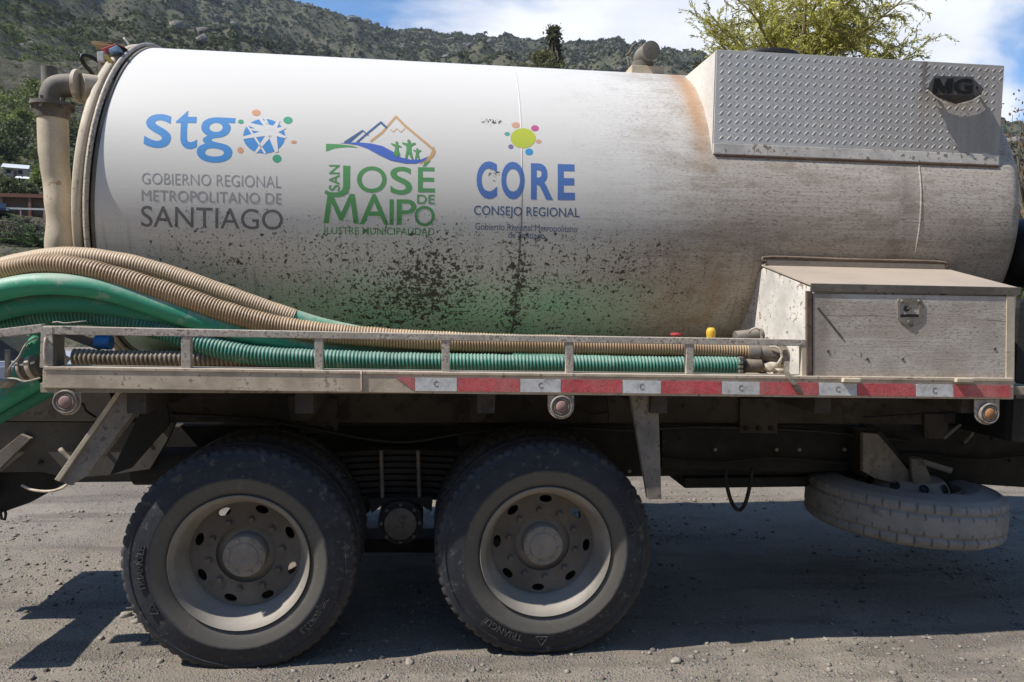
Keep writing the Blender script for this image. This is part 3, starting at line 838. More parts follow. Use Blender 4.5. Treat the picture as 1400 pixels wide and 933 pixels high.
def leafy_tree(name, label, cat, base, h, w, n_leaf, leaf, col, group=None, trunk_h=0.35, shape='round', r_tr=None, clump=14, bare=False):
    t = empty(name, base); tag(t, label, cat, group)
    b = np.array(base); paths = []
    tw = r_tr or h*0.02
    top = b + np.array([RNG.normal()*0.03*h, RNG.normal()*0.03*h, h*0.9])
    tp, _ = catmull([b - np.array([0, 0, 0.3]), b + (top-b)*0.5 + RNG.normal(scale=0.02*h, size=3), top], 12)
    v, f = tube_np(tp, np.linspace(tw, tw*0.2, 12), 8)
    v, fl = mesh_quads(v, f)
    me = bpy.data.meshes.new('trunk'); me.from_pydata(v.tolist(), [], fl); me.update(); link_mesh('trunk', me, BARK, t)
    CP = []
    for k in range(clump):
        s = RNG.uniform(trunk_h, 1.0)
        if shape == 'cone': rad = w*0.5*(1.06-s)**0.8*1.2
        elif shape == 'column': rad = w*0.5*math.sin(math.pi*min(1, 0.12+0.86*(1-(s-trunk_h)/(1-trunk_h))))**0.7
        else: rad = w*0.5*math.sin(math.pi*(0.12+0.8*(s-trunk_h)/(1-trunk_h)))
        a = RNG.uniform(0, 2*np.pi); q = rad*RNG.uniform(0.35, 1.0)
        c = b + np.array([math.cos(a)*q, math.sin(a)*q, s*h])
        st = tp[min(11, int(s*9))]
        paths.append((np.array([st, (st+c)/2 + RNG.normal(scale=0.03*h, size=3), c]), np.array([tw*0.35, tw*0.2, tw*0.06])))
        CP.append((c, max(rad*0.5, w*0.12)))
    v, f = multi_tube(paths, 4); obj_np('limbs', v, f, BARK, t)
    per = n_leaf//clump; LP, LC = [], []
    for c, q in CP:
        g = RNG.normal(size=(per, 3))*np.array([1, 1, 0.8])*q*0.62
        LP.append(c+g); LC.append(np.full(per, RNG.uniform(0.65, 1.35)))
    LP = np.vstack(LP); n = len(LP)
    v, f = leaf_cards(LP, leaf, 0.5, 0.2)
    t_ = (np.concatenate(LC)*RNG.uniform(0.7, 1.3, n))[:, None]
    obj_np('crown', v, f, LEAF, t, attr={'col': ('c', np.repeat(np.hstack([np.array(col)[None]*t_, np.ones((n, 1))]), 4, 0))})
    return t
def far_point(px, py, R):
    d = ray(px, py); d = d/math.hypot(d[0], d[1]); p = CAM + d*R
    return p, terrain(p[0], p[1])
p, z0 = far_point(757, 40, 70)
leafy_tree('slender_tree', 'tall slender dark tree rising above the top of the tank', 'tree', (p[0], p[1], z0), p[2]-z0, 3.2, 4200, 0.36, (0.13, 0.135, 0.075), trunk_h=0.6, shape='cone', clump=46)
p, z0 = far_point(738, 76, 66)
leafy_tree('bushy_tree', 'olive bushy tree beside the slender tree behind the tank', 'tree', (p[0], p[1], z0), p[2]-z0, 4.6, 3600, 0.34, (0.15, 0.15, 0.06), trunk_h=0.62, clump=26)
p, z0 = far_point(962, 80, 40)
leafy_tree('ochre_tree', 'olive brown bush against the ridge left of the upper locker', 'tree', (p[0], p[1], z0), p[2]-z0, 2.4, 2400, 0.22, (0.13, 0.115, 0.045), trunk_h=0.6, clump=22)
p, z0 = far_point(1425, 120, 10.5)
leafy_tree('bare_tree', 'nearly bare small tree with russet leaves right of the tank', 'tree', (p[0], p[1], 0), p[2], 1.9, 900, 0.055, (0.21, 0.13, 0.075), trunk_h=0.35, clump=70, r_tr=0.05)
p, z0 = far_point(1432, 262, 12.5)
leafy_tree('yellow_shrub', 'yellow and grey leaved shrub at the right end of the tank', 'shrub', (p[0], p[1], 0), p[2], 1.5, 5200, 0.07, (0.20, 0.17, 0.055), trunk_h=0.3, clump=40, r_tr=0.05)
p, z0 = far_point(1410, 345, 9.0)
leafy_tree('green_shrub', 'green shrub showing between tank end and black drum', 'shrub', (p[0], p[1], 0), p[2], 1.7, 4200, 0.08, (0.085, 0.12, 0.04), trunk_h=0.15, clump=30, r_tr=0.05)
# trees and bushes seen left of the tank
tl = [(8, 150, 60, 34), (48, 128, 50, 30), (22, 188, 46, 40), (95, 180, 40, 36), (62, 205, 44, 34), (12, 260, 44, 28), (34, 262, 30, 22), (92, 245, 40, 40),
      (60, 248, 34, 26), (84, 220, 36, 30), (5, 318, 60, 30), (38, 312, 40, 20), (2, 205, 40, 34), (-30, 240, 60, 50), (120, 205, 40, 34), (30, 168, 40, 30), (-20, 170, 50, 36), (75, 165, 44, 32)]
desc = ['bright green bush high on the left edge', 'bright green bush left of the drain pipe elbow', 'mid green tree above the pale roofed house', 'dark green tree between drain pipe and tank end',
        'dark tree right of the pale roofed house', 'olive bush below the pale roofed house at the edge', 'small dark bush under the pale roofed house', 'dark bush behind the narrow gap beside the drain pipe',
        'yellow green bush above the red roofed shed', 'grey green tree level with the pale house behind the pipe', 'grey brown bush at the left edge below the dark car', 'low grey bush below the long white railing',
        'dark tree left of the pale roofed house', 'broad tree just outside the left edge of the view', 'green tree hidden behind the tank rear rim', 'lime green bush above the mid green tree', 'lime bush at the far left edge', 'lime bush directly behind the drain pipe']
for k, (px, py, wpx, hpx) in enumerate(tl):
    g = terrain_hit(px, py + hpx*0.5)
    R = math.hypot(g.x-RX, g.y-RY)
    w, h = 0.8*wpx*R/1000, 0.78*hpx*R/1000
    lime = k in (0, 1, 8, 15, 16, 17)
    col = (0.19, 0.23, 0.065) if lime else ((0.15, 0.14, 0.105) if k in (10, 11) else (0.105, 0.125, 0.055))
    leafy_tree('hillside_tree', desc[k], 'tree', tuple(g), h, w, 1500, max(0.12, R*0.0035), col, group='trees and bushes on the slope left of the tank', trunk_h=0.12, clump=22)
# long green fronds behind the hoses
g = terrain_hit(50, 338)
t = empty('palm_plant', g); tag(t, 'green plant with long arching fronds above the tan hoses', 'plant')
R = math.hypot(g.x-RX, g.y-RY); u = R/1000
paths = []; LP, LD = [], []
for k in range(26):
    a = RNG.uniform(-0.4, 3.5)
    bp = branch_path(np.array(g) + RNG.normal(scale=3*u, size=3)*np.array([1, 1, 0]), (math.cos(a)*1.3, RNG.normal()*0.4, RNG.uniform(0.35, 1.0)), RNG.uniform(26, 46)*u, 10, 0.05, 0.30)
    paths.append((bp, np.linspace(0.8*u, 0.2*u, 10)))
    for q in range(70):
        s = RNG.uniform(1, 8.9); i0 = int(s); LP.append(bp[i0]*(1-s+i0)+bp[min(9, i0+1)]*(s-i0)); LD.append((bp[min(9, i0+1)]-bp[i0])/u*0.25+np.array([RNG.normal()*0.8, RNG.normal()*0.8, -0.2]))
v, f = multi_tube(paths, 4); obj_np('stem', v, f, plain('frond_stem', (0.10, 0.14, 0.05)), t)
LP = np.array(LP); v, f = leaf_cards(LP, 5.0*u, 0.18, 0.1, np.array(LD)); n = len(LP)
obj_np('leaves', v, f, LEAF, t, attr={'col': ('c', tone_cols(n, (0.095, 0.15, 0.045)))})

# ------------------------------------------------------------------ distant buildings, shed, railing and cars
def house(label, px, py, wm, dm, hm, wallc, roofc, rot=0.2):
    g = terrain_hit(px, py); k_ = math.hypot(g.x-RX, g.y-RY)/1000; wm, dm, hm = wm*k_, dm*k_, hm*k_; t = empty('house', g); tag(t, label, 'house')
    def tr(bm): bmesh.ops.transform(bm, matrix=Matrix.Translation(g) @ Matrix.Rotation(rot, 4, 'Z'), verts=bm.verts)
    bm = bmesh.new(); bm_box(bm, -wm/2, wm/2, -dm/2, dm/2, -1.5, hm); tr(bm); obj_bm('wall', bm, plain('house_wall', wallc, 0.9), t)
    bm = bmesh.new()
    e = wm*0.08
    bm_prism(bm, [(-wm/2-e, -dm/2-e, hm), (-wm/2-e, dm/2+e, hm), (-wm/2-e, 0, hm+dm*0.28)], (wm+2*e, 0, 0)); bmesh.ops.translate(bm, vec=(0, 0, 0.01), verts=bm.verts); tr(bm)
    obj_bm('roof', bm, plain('house_roof', roofc, 0.6), t)
    for s in (-0.28, 0.22):
        bm = bmesh.new(); bm_box(bm, wm*s-wm*0.09, wm*s+wm*0.09, -dm/2-0.06, -dm/2+0.1, hm*0.35, hm*0.8); tr(bm); obj_bm('window', bm, M['black'], t)
    bm = bmesh.new(); bm_box(bm, -wm*0.07, wm*0.07, -dm/2-0.07, -dm/2+0.1, -0.2, hm*0.75); tr(bm); obj_bm('door', bm, plain('house_door', (0.2, 0.14, 0.1)), t)
house('small house with a pale metal roof on the green slope', 23, 244, 22, 20, 9, (0.55, 0.53, 0.50), (0.60, 0.62, 0.64), 0.35)
house('lower annexe with white roof just below the pale roofed house', 33, 252, 13, 10, 5, (0.5, 0.48, 0.45), (0.78, 0.78, 0.78), 0.2)
g = terrain_hit(60, 300); R = math.hypot(g.x-RX, g.y-RY); u = R/1000
t = empty('shed', g); tag(t, 'long low shed with red brown roof edge behind the white railing', 'shed')
box('wall', g.x-46*u, g.x+60*u, g.y, g.y+60*u, g.z-1, g.z+22*u, plain('shed_wall', (0.20, 0.135, 0.10), 0.9), t, 0)
box('roof', g.x-50*u, g.x+64*u, g.y-6*u, g.y+64*u, g.z+22*u, g.z+26*u, plain('shed_roof', (0.24, 0.11, 0.075), 0.8), t, 0)
for k in range(4):
    box('post', g.x+(-44+k*30)*u, g.x+(-41+k*30)*u, g.y-5*u, g.y-2*u, g.z-1, g.z+22*u-0.01, plain('shed_post', (0.25, 0.14, 0.10)), t, 0)
t = empty('railing', (g.x, g.y-12*u, g.z)); tag(t, 'white horizontal railing in front of the red brown shed', 'railing')
box('rail', g.x-48*u, g.x+60*u, g.y-13*u, g.y-11.5*u, g.z+7.5*u, g.z+9.5*u, plain('white_rail', (0.72, 0.70, 0.68)), t, 0)
for k in range(5):
    box('post', g.x+(-44+k*25)*u, g.x+(-42.6+k*25)*u, g.y-12.8*u, g.y-11.7*u, g.z-1.5, g.z+7.5*u-0.005, plain('rail_post', (0.5, 0.36, 0.30)), t, 0)
def car(label, base, body, rot=0.0, sc=1.0):
    t = empty('parked_car', base); tag(t, label, 'car')
    Mx = Matrix.Translation(Vector(base)) @ Matrix.Rotation(rot, 4, 'Z') @ Matrix.Scale(sc, 4)
    def fin(bm): bmesh.ops.transform(bm, matrix=Mx, verts=bm.verts)
    paint = plain('car_paint', body, 0.3, spec=0.5, var=0.08); glass = plain('car_glass', (0.03, 0.04, 0.055), 0.12, spec=0.8, var=0.05)
    bm = bmesh.new()
    bm_prism(bm, [(-2.1, -0.85, 0.30), (2.1, -0.85, 0.30), (2.15, -0.85, 0.62), (1.9, -0.85, 0.86), (0.95, -0.85, 0.95), (-1.85, -0.85, 0.97), (-2.12, -0.85, 0.85)], (0, 1.7, 0))
    bmesh.ops.bevel(bm, geom=bm.edges[:], offset=0.05, segments=2, affect='EDGES'); fin(bm); obj_bm('body', bm, paint, t, smooth=False)
    bm = bmesh.new()
    bm_prism(bm, [(-1.75, -0.72, 0.96), (1.0, -0.72, 0.94), (0.40, -0.66, 1.42), (-1.3, -0.66, 1.45)], (0, 1.44, 0)); fin(bm); obj_bm('window', bm, glass, t)
    bm = bmesh.new(); bm_box(bm, -1.28, 0.38, -0.64, 0.64, 1.43, 1.48); fin(bm); obj_bm('roof', bm, paint, t, bevel=0.02)
    for sx in (-1.3, 1.3):
        for sy in (-0.86, 0.66):
            bm = bmesh.new(); bm_cyl(bm, (sx, sy, 0.31), (sx, sy+0.2, 0.31), 0.31); fin(bm); obj_bm('wheel', bm, M['rubber'], t)
    for sy in (-0.6, 0.6):
        bm = bmesh.new(); bm_cyl(bm, (2.05, sy, 0.70), (2.17, sy, 0.70), 0.10, seg=12); fin(bm); obj_bm('headlight', bm, plain('headlight', (0.75, 0.75, 0.78), 0.2), t)
g = terrain_hit(-6, 299); R = math.hypot(g.x-RX, g.y-RY)
car('dark car with a round lamp parked at the left edge of the slope', tuple(g), (0.02, 0.022, 0.03), -0.9, R*0.0115)
p = at_z(-10, 545, 0)
car('pale grey blue car parked low behind the rear corner of the truck', (-5.3, 5.0, 0), (0.50, 0.53, 0.60), 0.35)
# ------------------------------------------------------------------ the tanker truck
truck = empty('tanker_truck', (0.6, T_Y, 0.0))
tag(truck, 'white vacuum tanker truck body with printed logos, grimy and flaking, on dual rear wheels', 'truck')

# --- tank shell
def shell_profile():
    xs = np.linspace(-1.617, 3.135, 60)
    pr = [(T_R, x) for x in xs]
    for k in range(1, 13):                                    # dished front end
        a = k/12*math.pi/2
        pr.append((0.035 + (T_R-0.035)*math.cos(a)**0.55 if k < 12 else 0.001, 3.135 + 0.20*math.sin(a)))
    return pr
v, f = lathe(shell_profile(), 200, 'x')
v[:, 1] += T_Y; v[:, 2] += T_Z
def shear(v):                                                 # the rear end plane leans slightly
    w_ = np.clip((-0.6 - v[:, 0])/1.0, 0, 1); v[:, 0] += 0.074*(v[:, 2]-1.89)*w_
    return v
v = shear(v)
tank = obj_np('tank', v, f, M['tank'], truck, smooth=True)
def ring(name, x0, x1, r, mat, a0=0, a1=2*math.pi, minor=None, seg=160):
    if minor:
        pr = [(r + minor*math.cos(t), (x0+x1)/2 + minor*math.sin(t)) for t in np.linspace(0, 2*math.pi, 11)]
    else:
        b = min(0.012, abs(x1-x0)*0.3)
        pr = [(r-0.05, x0), (r-b, x0), (r-b*0.3, x0+b*0.3), (r, x0+b), (r, x1-b), (r-b*0.3, x1-b*0.3), (r-b, x1), (r-0.05, x1)]
    v, f = lathe(pr, seg, 'x', a0, a1)
    v[:, 1] += T_Y; v[:, 2] += T_Z
    return obj_np(name, shear(v), f, mat, tank, smooth=True)
ring('end_flange', -1.630, -1.612, T_R + 0.006, M['cast'])
ring('clamp_bead', -1.660, -1.634, T_R + 0.012, M['rail'], minor=0.013)
ring('rear_cover_rim', -1.716, -1.672, T_R + 0.014, M['cream'])
pr = [(0.001, -1.725)] + [(T_R*math.sin(t), -1.70 - 0.02*math.cos(t)) for t in np.linspace(0.12, math.pi/2, 12)]
v, f = lathe(pr, 96, 'x'); v[:, 1] += T_Y; v[:, 2] += T_Z
obj_np('rear_cover', shear(v), f, M['cream'], tank, smooth=True)
for x_, a0, a1, w in ((0.447, -0.9, 1.5, 0.0006), (2.605, -0.30, 0.34, 0.004)):
    pr = [(T_R-0.002, x_-0.006), (T_R+w*0.6, x_-0.004), (T_R+w, x_), (T_R+w*0.6, x_+0.004), (T_R-0.002, x_+0.006)]
    v, f = lathe(pr, 120, 'x', a0, a1)
    v[:, 1] += T_Y; v[:, 2] += T_Z
    obj_np('weld_seam', v, f, M['tank'] if w < 0.005 else M['rail'], tank, smooth=True)

# --- printed lettering and logos, laid on the curve of the tank
PRINT = {}
def pmat(key, col):
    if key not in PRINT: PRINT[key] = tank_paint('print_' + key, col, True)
    return PRINT[key]
def glyph_mesh(text, weight=0.0, mirror=False):
    cu = bpy.data.curves.new('glyphs', 'FONT'); cu.body = text; cu.offset = weight; cu.resolution_u = 5
    o = bpy.data.objects.new('glyphs', cu); COL.objects.link(o)
    me = bpy.data.meshes.new_from_object(o.evaluated_get(bpy.context.evaluated_depsgraph_get()))
    bpy.data.objects.remove(o); bpy.data.curves.remove(cu)
    v = np.array([q.co[:2] for q in me.vertices]); fs = [list(p.vertices) for p in me.polygons]
    bpy.data.meshes.remove(me)
    lo, hi = v.min(0), v.max(0)
    return (v-lo)/(hi-lo), fs
def poly_mesh(pts):
    tri = tessellate_polygon([[Vector((a, b, 0)) for a, b in pts]])
    return np.array(pts, float), [list(t) for t in tri]
def to_tank_quad(uv, quad):                                   # quad: photo corners TL TR BR BL
    c = np.array([at_tank(*q) for q in quad])
    u, w = uv[:, :1], uv[:, 1:]
    return (c[3]*(1-u) + c[2]*u)*(1-w) + (c[0]*(1-u) + c[1]*u)*w
def words(item, gap=0.022):
    """a line of print cut into its words, at the wide gaps along x"""
    co, fs = item
    co = np.array(co); par = list(range(len(co)))
    def find(a):
        while par[a] != a: par[a] = par[par[a]]; a = par[a]
        return a
    for f_ in fs:
        for q in f_[1:]: par[find(q)] = find(f_[0])
    isl = {}
    for q in range(len(co)): isl.setdefault(find(q), []).append(q)
    sp_ = sorted((co[v_, 0].min(), co[v_, 0].max(), k) for k, v_ in isl.items())
    grp, cur, hi = [], [], None
    for lo, h_, k in sp_:
        if hi is not None and lo - hi > gap: grp.append(cur); cur = []; hi = None
        cur.append(k); hi = h_ if hi is None else max(hi, h_)
    grp.append(cur)
    out = []
    for g_ in grp:
        ks = set(g_); out.append((co, [f_ for f_ in fs if find(f_[0]) in ks]))
    return out
def tank_lines(items, mat, gap=0.022):
    for it_ in items:
        for w_ in words(it_, gap): tank_decal('lettering', [w_], mat)
def tank_decal(name, items, mat, lift=0.0007, parent=None):
    """items: list of (2-D points in (x, angle) on the tank, faces)"""
    bm = bmesh.new()
    for co, fs in items:
        used = {q for f_ in fs for q in f_}
        vs = {k: bm.verts.new((co[k][0], co[k][1]*T_R, 0)) for k in used}
        for f_ in fs:
            try: bm.faces.new([vs[q] for q in f_])
            except ValueError: pass
    ys = [q.co.y for q in bm.verts]
    y = math.floor(min(ys)/0.03)*0.03
    while y < max(ys):
        bmesh.ops.bisect_plane(bm, geom=bm.verts[:]+bm.edges[:]+bm.faces[:], plane_co=(0, y, 0), plane_no=(0, 1, 0), dist=1e-6)
        y += 0.03
    for q in bm.verts:
        q.co = tank_pt(q.co.x, q.co.y/T_R, T_R + lift)
    for f_ in bm.faces:
        f_.normal_update()
        c = f_.calc_center_median()
        if f_.normal.dot(Vector((0, c.y-T_Y, c.z-T_Z))) < 0: f_.normal_flip()
    return obj_bm(name, bm, mat, parent or tank)
def txt(text, quad, weight=0.0):
    uv, fs = glyph_mesh(text, weight); return to_tank_quad(uv, quad), fs
def rect(x0, y0, x1, y1, s=0.0):                              # photo rectangle whose lines fall by s per pixel
    return [(x0, y0), (x1, y0+s*(x1-x0)), (x1, y1+s*(x1-x0)), (x0, y1)]
def ppoly(pts):                                               # outline given in photo points
    co, fs = poly_mesh(pts); return np.array([at_tank(*q) for q in co]), fs
def disc(cx, cy, rx, ry, n=28, rot=0.0):
    return ppoly([(cx+rx*math.cos(t)*math.cos(rot)-ry*math.sin(t)*math.sin(rot), cy+rx*math.cos(t)*math.sin(rot)+ry*math.sin(t)*math.cos(rot)) for t in np.linspace(0, 2*math.pi, n, endpoint=False)])
def stroke(pts, w):
    out = []
    for (x0, y0), (x1, y1) in zip(pts[:-1], pts[1:]):
        d = math.hypot(x1-x0, y1-y0); nx_, ny_ = -(y1-y0)/d*w/2, (x1-x0)/d*w/2; ex, ey = (x1-x0)/d*w*0.3, (y1-y0)/d*w*0.3
        out.append(ppoly([(x0+nx_-ex, y0+ny_-ey), (x1+nx_+ex, y1+ny_+ey), (x1-nx_+ex, y1-ny_+ey), (x0-nx_-ex, y0-ny_-ey)]))
    return out
Z2 = lambda a, b: (180 + a/4.375, 130 + b/4.375)
Z3 = lambda a, b: (420 + a/3.5, 130 + b/3.5)
BLUE = pmat('sky_blue', (0.03, 0.27, 0.66)); WHITE = pmat('white', (0.80, 0.79, 0.77)); ORANGE = pmat('orange', (0.72, 0.34, 0.17)); GRN = pmat('teal_green', (0.03, 0.38, 0.20))
GREY = pmat('grey', (0.36, 0.36, 0.365)); GREY2 = pmat('dark_grey', (0.17, 0.17, 0.175)); LEAFG = pmat('leaf_green', (0.085, 0.35, 0.10)); DBLUE = pmat('navy', (0.04, 0.11, 0.27))
RIVER = pmat('river_blue', (0.05, 0.14, 0.58)); CORE = pmat('letter_blue', (0.06, 0.18, 0.52)); LIME = pmat('lime', (0.52, 0.60, 0.03)); PINK = pmat('magenta', (0.58, 0.08, 0.27))
TEAL = pmat('teal', (0.08, 0.40, 0.33)); PURP = pmat('violet', (0.22, 0.17, 0.36)); CYAN = pmat('cyan', (0.02, 0.32, 0.66)); PEACH = pmat('peach', (0.72, 0.38, 0.25)); TANP = pmat('mountain_tan', (0.62, 0.36, 0.16))

def zr(x0, y0, x1, y1, zf, s=0.0):
    a = zf(x0, y0); b = zf(x1, y1); return rect(a[0], a[1], b[0], b[1], s)
it = [txt('s', [Z2(92, 115), Z2(250, 115), Z2(232, 322), Z2(70, 312)], 0.008),
      txt('t', [Z2(270, 93), Z2(402, 93), Z2(390, 325), Z2(262, 322)], 0.008),
      txt('g', [Z2(402, 128), Z2(622, 140), Z2(600, 408), Z2(388, 402)], 0.008)]
for q_ in it: tank_decal('lettering', [q_], BLUE)
tank_decal('logo_disc', [disc(*Z2(792, 247), 28.6, 23.6, 48)], BLUE)
def spoke(a, b, w0, w1):
    (x0, y0), (x1, y1) = a, b
    d = math.hypot(x1-x0, y1-y0); nx_, ny_ = -(y1-y0)/d, (x1-x0)/d
    return ppoly([(x0+nx_*w0, y0+ny_*w0), (x1+nx_*w1, y1+ny_*w1), (x1-nx_*w1, y1-ny_*w1), (x0-nx_*w0, y0-ny_*w0)])
sp = []
for a, b, w0, w1 in [((838, 222), (690, 172), 6, 1.6), ((838, 222), (764, 138), 4.2, 1.5), ((825, 205), (796, 138), 2.2, 1.2), ((838, 222), (884, 152), 4.5, 1.4), ((838, 222), (921, 196), 4.0, 1.6),
                     ((838, 222), (922, 256), 4.0, 1.2), ((838, 222), (868, 342), 6.5, 2.2), ((838, 222), (742, 346), 4.0, 1.5), ((838, 222), (664, 258), 4.5, 1.6), ((690, 182), (800, 352), 1.3, 1.3), ((838, 222), (700, 205), 3.0, 0.9)]:
    sp.append(spoke(Z2(*a), Z2(*b), w0, w1))
sp.append(disc(*Z2(826, 212), 8.5, 7.0))
tank_decal('logo_rays', sp, WHITE, 0.0014)
tank_decal('logo_dots', [disc(*Z2(653, 161), 4.0, 3.0), disc(*Z2(935, 152), 6.4, 4.9), disc(*Z2(869, 381), 6.1, 5.5)], GRN)
tank_decal('logo_dots', [disc(*Z2(745, 107), 6.0, 4.3), disc(*Z2(970, 282), 4.0, 2.2), disc(*Z2(651, 331), 4.2, 4.2)], ORANGE)
tank_lines([txt('GOBIERNO REGIONAL', [(194, 236.5), (384.5, 241), (384.5, 257.3), (194, 251.6)], -0.008)], GREY)
tank_lines([txt('METROPOLITANO DE', [(193.8, 259.5), (385, 264.6), (385, 279.3), (193.8, 275)], -0.004)], GREY)
tank_lines([txt('SANTIAGO', [(193, 281.3), (387, 287), (387, 315), (193, 310.3)], 0.004)], GREY2)
# mountain logo
tank_decal('mountain_logo', stroke([Z3(178, 226), Z3(265, 170), Z3(292, 194)], 1.6) + stroke([Z3(240, 226), Z3(353, 132), Z3(380, 158)], 3.0)
           + [ppoly([Z3(180, 228), Z3(268, 172), Z3(266, 178), Z3(208, 228)])], DBLUE)
tank_decal('mountain_logo', stroke([Z3(305, 222), Z3(360, 180), Z3(425, 105), Z3(470, 150), Z3(540, 208), Z3(604, 262)], 3.2) + stroke([Z3(398, 165), Z3(412, 178), Z3(430, 162), Z3(448, 180), Z3(468, 162)], 1.0)
           + [ppoly([Z3(606, 245), Z3(616, 272), Z3(606, 295), Z3(580, 318), Z3(535, 332), Z3(566, 310), Z3(588, 288)])], TANP)
tank_decal('mountain_logo', [ppoly([Z3(150, 231), Z3(240, 227), Z3(300, 232), Z3(360, 245), Z3(410, 272), Z3(450, 300), Z3(500, 311), Z3(545, 309), Z3(580, 295), Z3(560, 316), Z3(520, 328), Z3(470, 328), Z3(400, 314), Z3(340, 286), Z3(290, 258), Z3(240, 240), Z3(200, 234)])], RIVER, 0.0012)
tank_decal('mountain_logo', [ppoly([Z3(90, 234), Z3(150, 236), Z3(220, 244), Z3(245, 253), Z3(190, 250), Z3(130, 256), Z3(90, 271)])], LEAFG)
def figure(x, y, h, skirt=False):                             # small standing figure, arms spread
    q = lambda a, b: Z3(x + a*h, y + b*h)
    leg = [q(-0.20, 0.0), q(-0.12, 0.0), q(-0.02, -0.30), q(0.12, 0.0), q(0.22, 0.0), q(0.12, -0.45), q(0.12, -0.66), q(0.36, -0.78), q(0.34, -0.84), q(0.08, -0.80), q(-0.08, -0.80), q(-0.34, -0.86), q(-0.36, -0.80), q(-0.12, -0.66), q(-0.12, -0.45)]
    if skirt:
        leg = [q(-0.22, -0.12), q(-0.06, -0.12), q(-0.06, 0.0), q(0.06, 0.0), q(0.06, -0.12), q(0.22, -0.12), q(0.10, -0.5), q(0.12, -0.66), q(0.30, -0.62), q(0.30, -0.68), q(0.08, -0.80), q(-0.08, -0.80), q(-0.34, -0.88), q(-0.36, -0.82), q(-0.12, -0.66), q(-0.10, -0.5)]
    return [ppoly(leg), disc(*q(0, -0.91), 0.085*h/3.5, 0.085*h/3.5, 14)]
tank_decal('mountain_logo', figure(428, 298, 76, True) + figure(486, 306, 92) + figure(526, 310, 55), LEAFG, 0.0018)
EM = [(0, 0), (0.10, 1), (0.24, 1), (0.50, 0.36), (0.76, 1), (0.90, 1), (1, 0), (0.85, 0), (0.785, 0.70), (0.55, 0.10), (0.45, 0.10), (0.215, 0.70), (0.15, 0)]
J = txt('J', [Z3(150, 338), Z3(205, 338), Z3(205, 470), Z3(150, 470)], 0.0)
it = [ppoly([Z3(172, 338), Z3(206, 340), Z3(204, 440), Z3(196, 468), Z3(172, 484), Z3(140, 489), Z3(104, 484), Z3(83, 470), Z3(88, 455), Z3(112, 466), Z3(146, 466), Z3(166, 455), Z3(172, 436)]),
      txt('O', [Z3(238, 342), Z3(380, 342), Z3(380, 468), Z3(238, 468)], 0.006), txt('S', [Z3(397, 343), Z3(502, 345), Z3(502, 478), Z3(397, 476)], 0.012),
      txt('É', [Z3(530, 314), Z3(610, 316), Z3(610, 466), Z3(530, 465)], 0.010),
      (lambda c_: (to_tank_quad(c_[0], [Z3(82, 474), Z3(242, 474), Z3(248, 617), Z3(78, 614)]), c_[1]))(poly_mesh(EM)), txt('A', [Z3(256, 474), Z3(386, 476), Z3(392, 622), Z3(250, 620)], 0.006),
      txt('I', [Z3(394, 500), Z3(414, 500), Z3(414, 622), Z3(394, 622)], 0.0), txt('P', [Z3(428, 500), Z3(522, 500), Z3(522, 622), Z3(428, 622)], 0.008),
      txt('O', [Z3(514, 530), Z3(610, 531), Z3(610, 630), Z3(514, 628)], 0.005), txt('DE', [Z3(526, 477), Z3(610, 478), Z3(610, 522), Z3(526, 520)], 0.010)]
uv, fs = glyph_mesh('SAN', 0.012)
it.append((to_tank_quad(uv, [Z3(104, 458), Z3(104, 335), Z3(156, 335), Z3(156, 458)]), fs))
it.append(txt('ILUSTRE MUNICIPALIDAD', [Z3(82, 632), Z3(610, 637), Z3(610, 673), Z3(82, 666)], 0.007))
for q_ in it[:-1]: tank_decal('lettering', [q_], LEAFG)
tank_lines(it[-1:], LEAFG)
# council logo
tank_decal('logo_disc', [disc(*Z3(1033, 207), 17.2, 13.6, 40)], LIME)
for mm, ds in ((PEACH, [(998, 145, 5.7, 4.0), (1107, 223, 3.8, 2.7)]), (PINK, [(1090, 160, 5.4, 4.2)]), (TEAL, [(957, 187, 3.8, 2.6)]), (PURP, [(974, 248, 3.6, 3.1)]), (CYAN, [(1062, 273, 5.4, 4.7)])):
    tank_decal('logo_dots', [disc(*Z3(a, b), c, d, 20) for a, b, c, d in ds], mm)
for q_ in [txt('C', [Z3(810, 318), Z3(908, 318), Z3(908, 498), Z3(810, 496)], 0.030), txt('O', [Z3(928, 319), Z3(1040, 321), Z3(1040, 500), Z3(928, 498)], 0.030),
                         txt('R', [Z3(1070, 327), Z3(1176, 329), Z3(1176, 502), Z3(1070, 500)], 0.030), txt('E', [Z3(1198, 331), Z3(1280, 333), Z3(1280, 503), Z3(1198, 502)], 0.030)]: tank_decal('lettering', [q_], CORE)
tank_lines([txt('CONSEJO REGIONAL', [Z3(798, 529), Z3(1303, 542), Z3(1303, 600), Z3(798, 588)], 0.006)], DBLUE)
tank_lines([txt('Gobierno Regional Metropolitano', [Z3(805, 612), Z3(1293, 626), Z3(1293, 668), Z3(805, 656)], 0.0), txt('de Santiago', [Z3(962, 653), Z3(1136, 658), Z3(1136, 700), Z3(962, 694)], 0.006)], DBLUE)

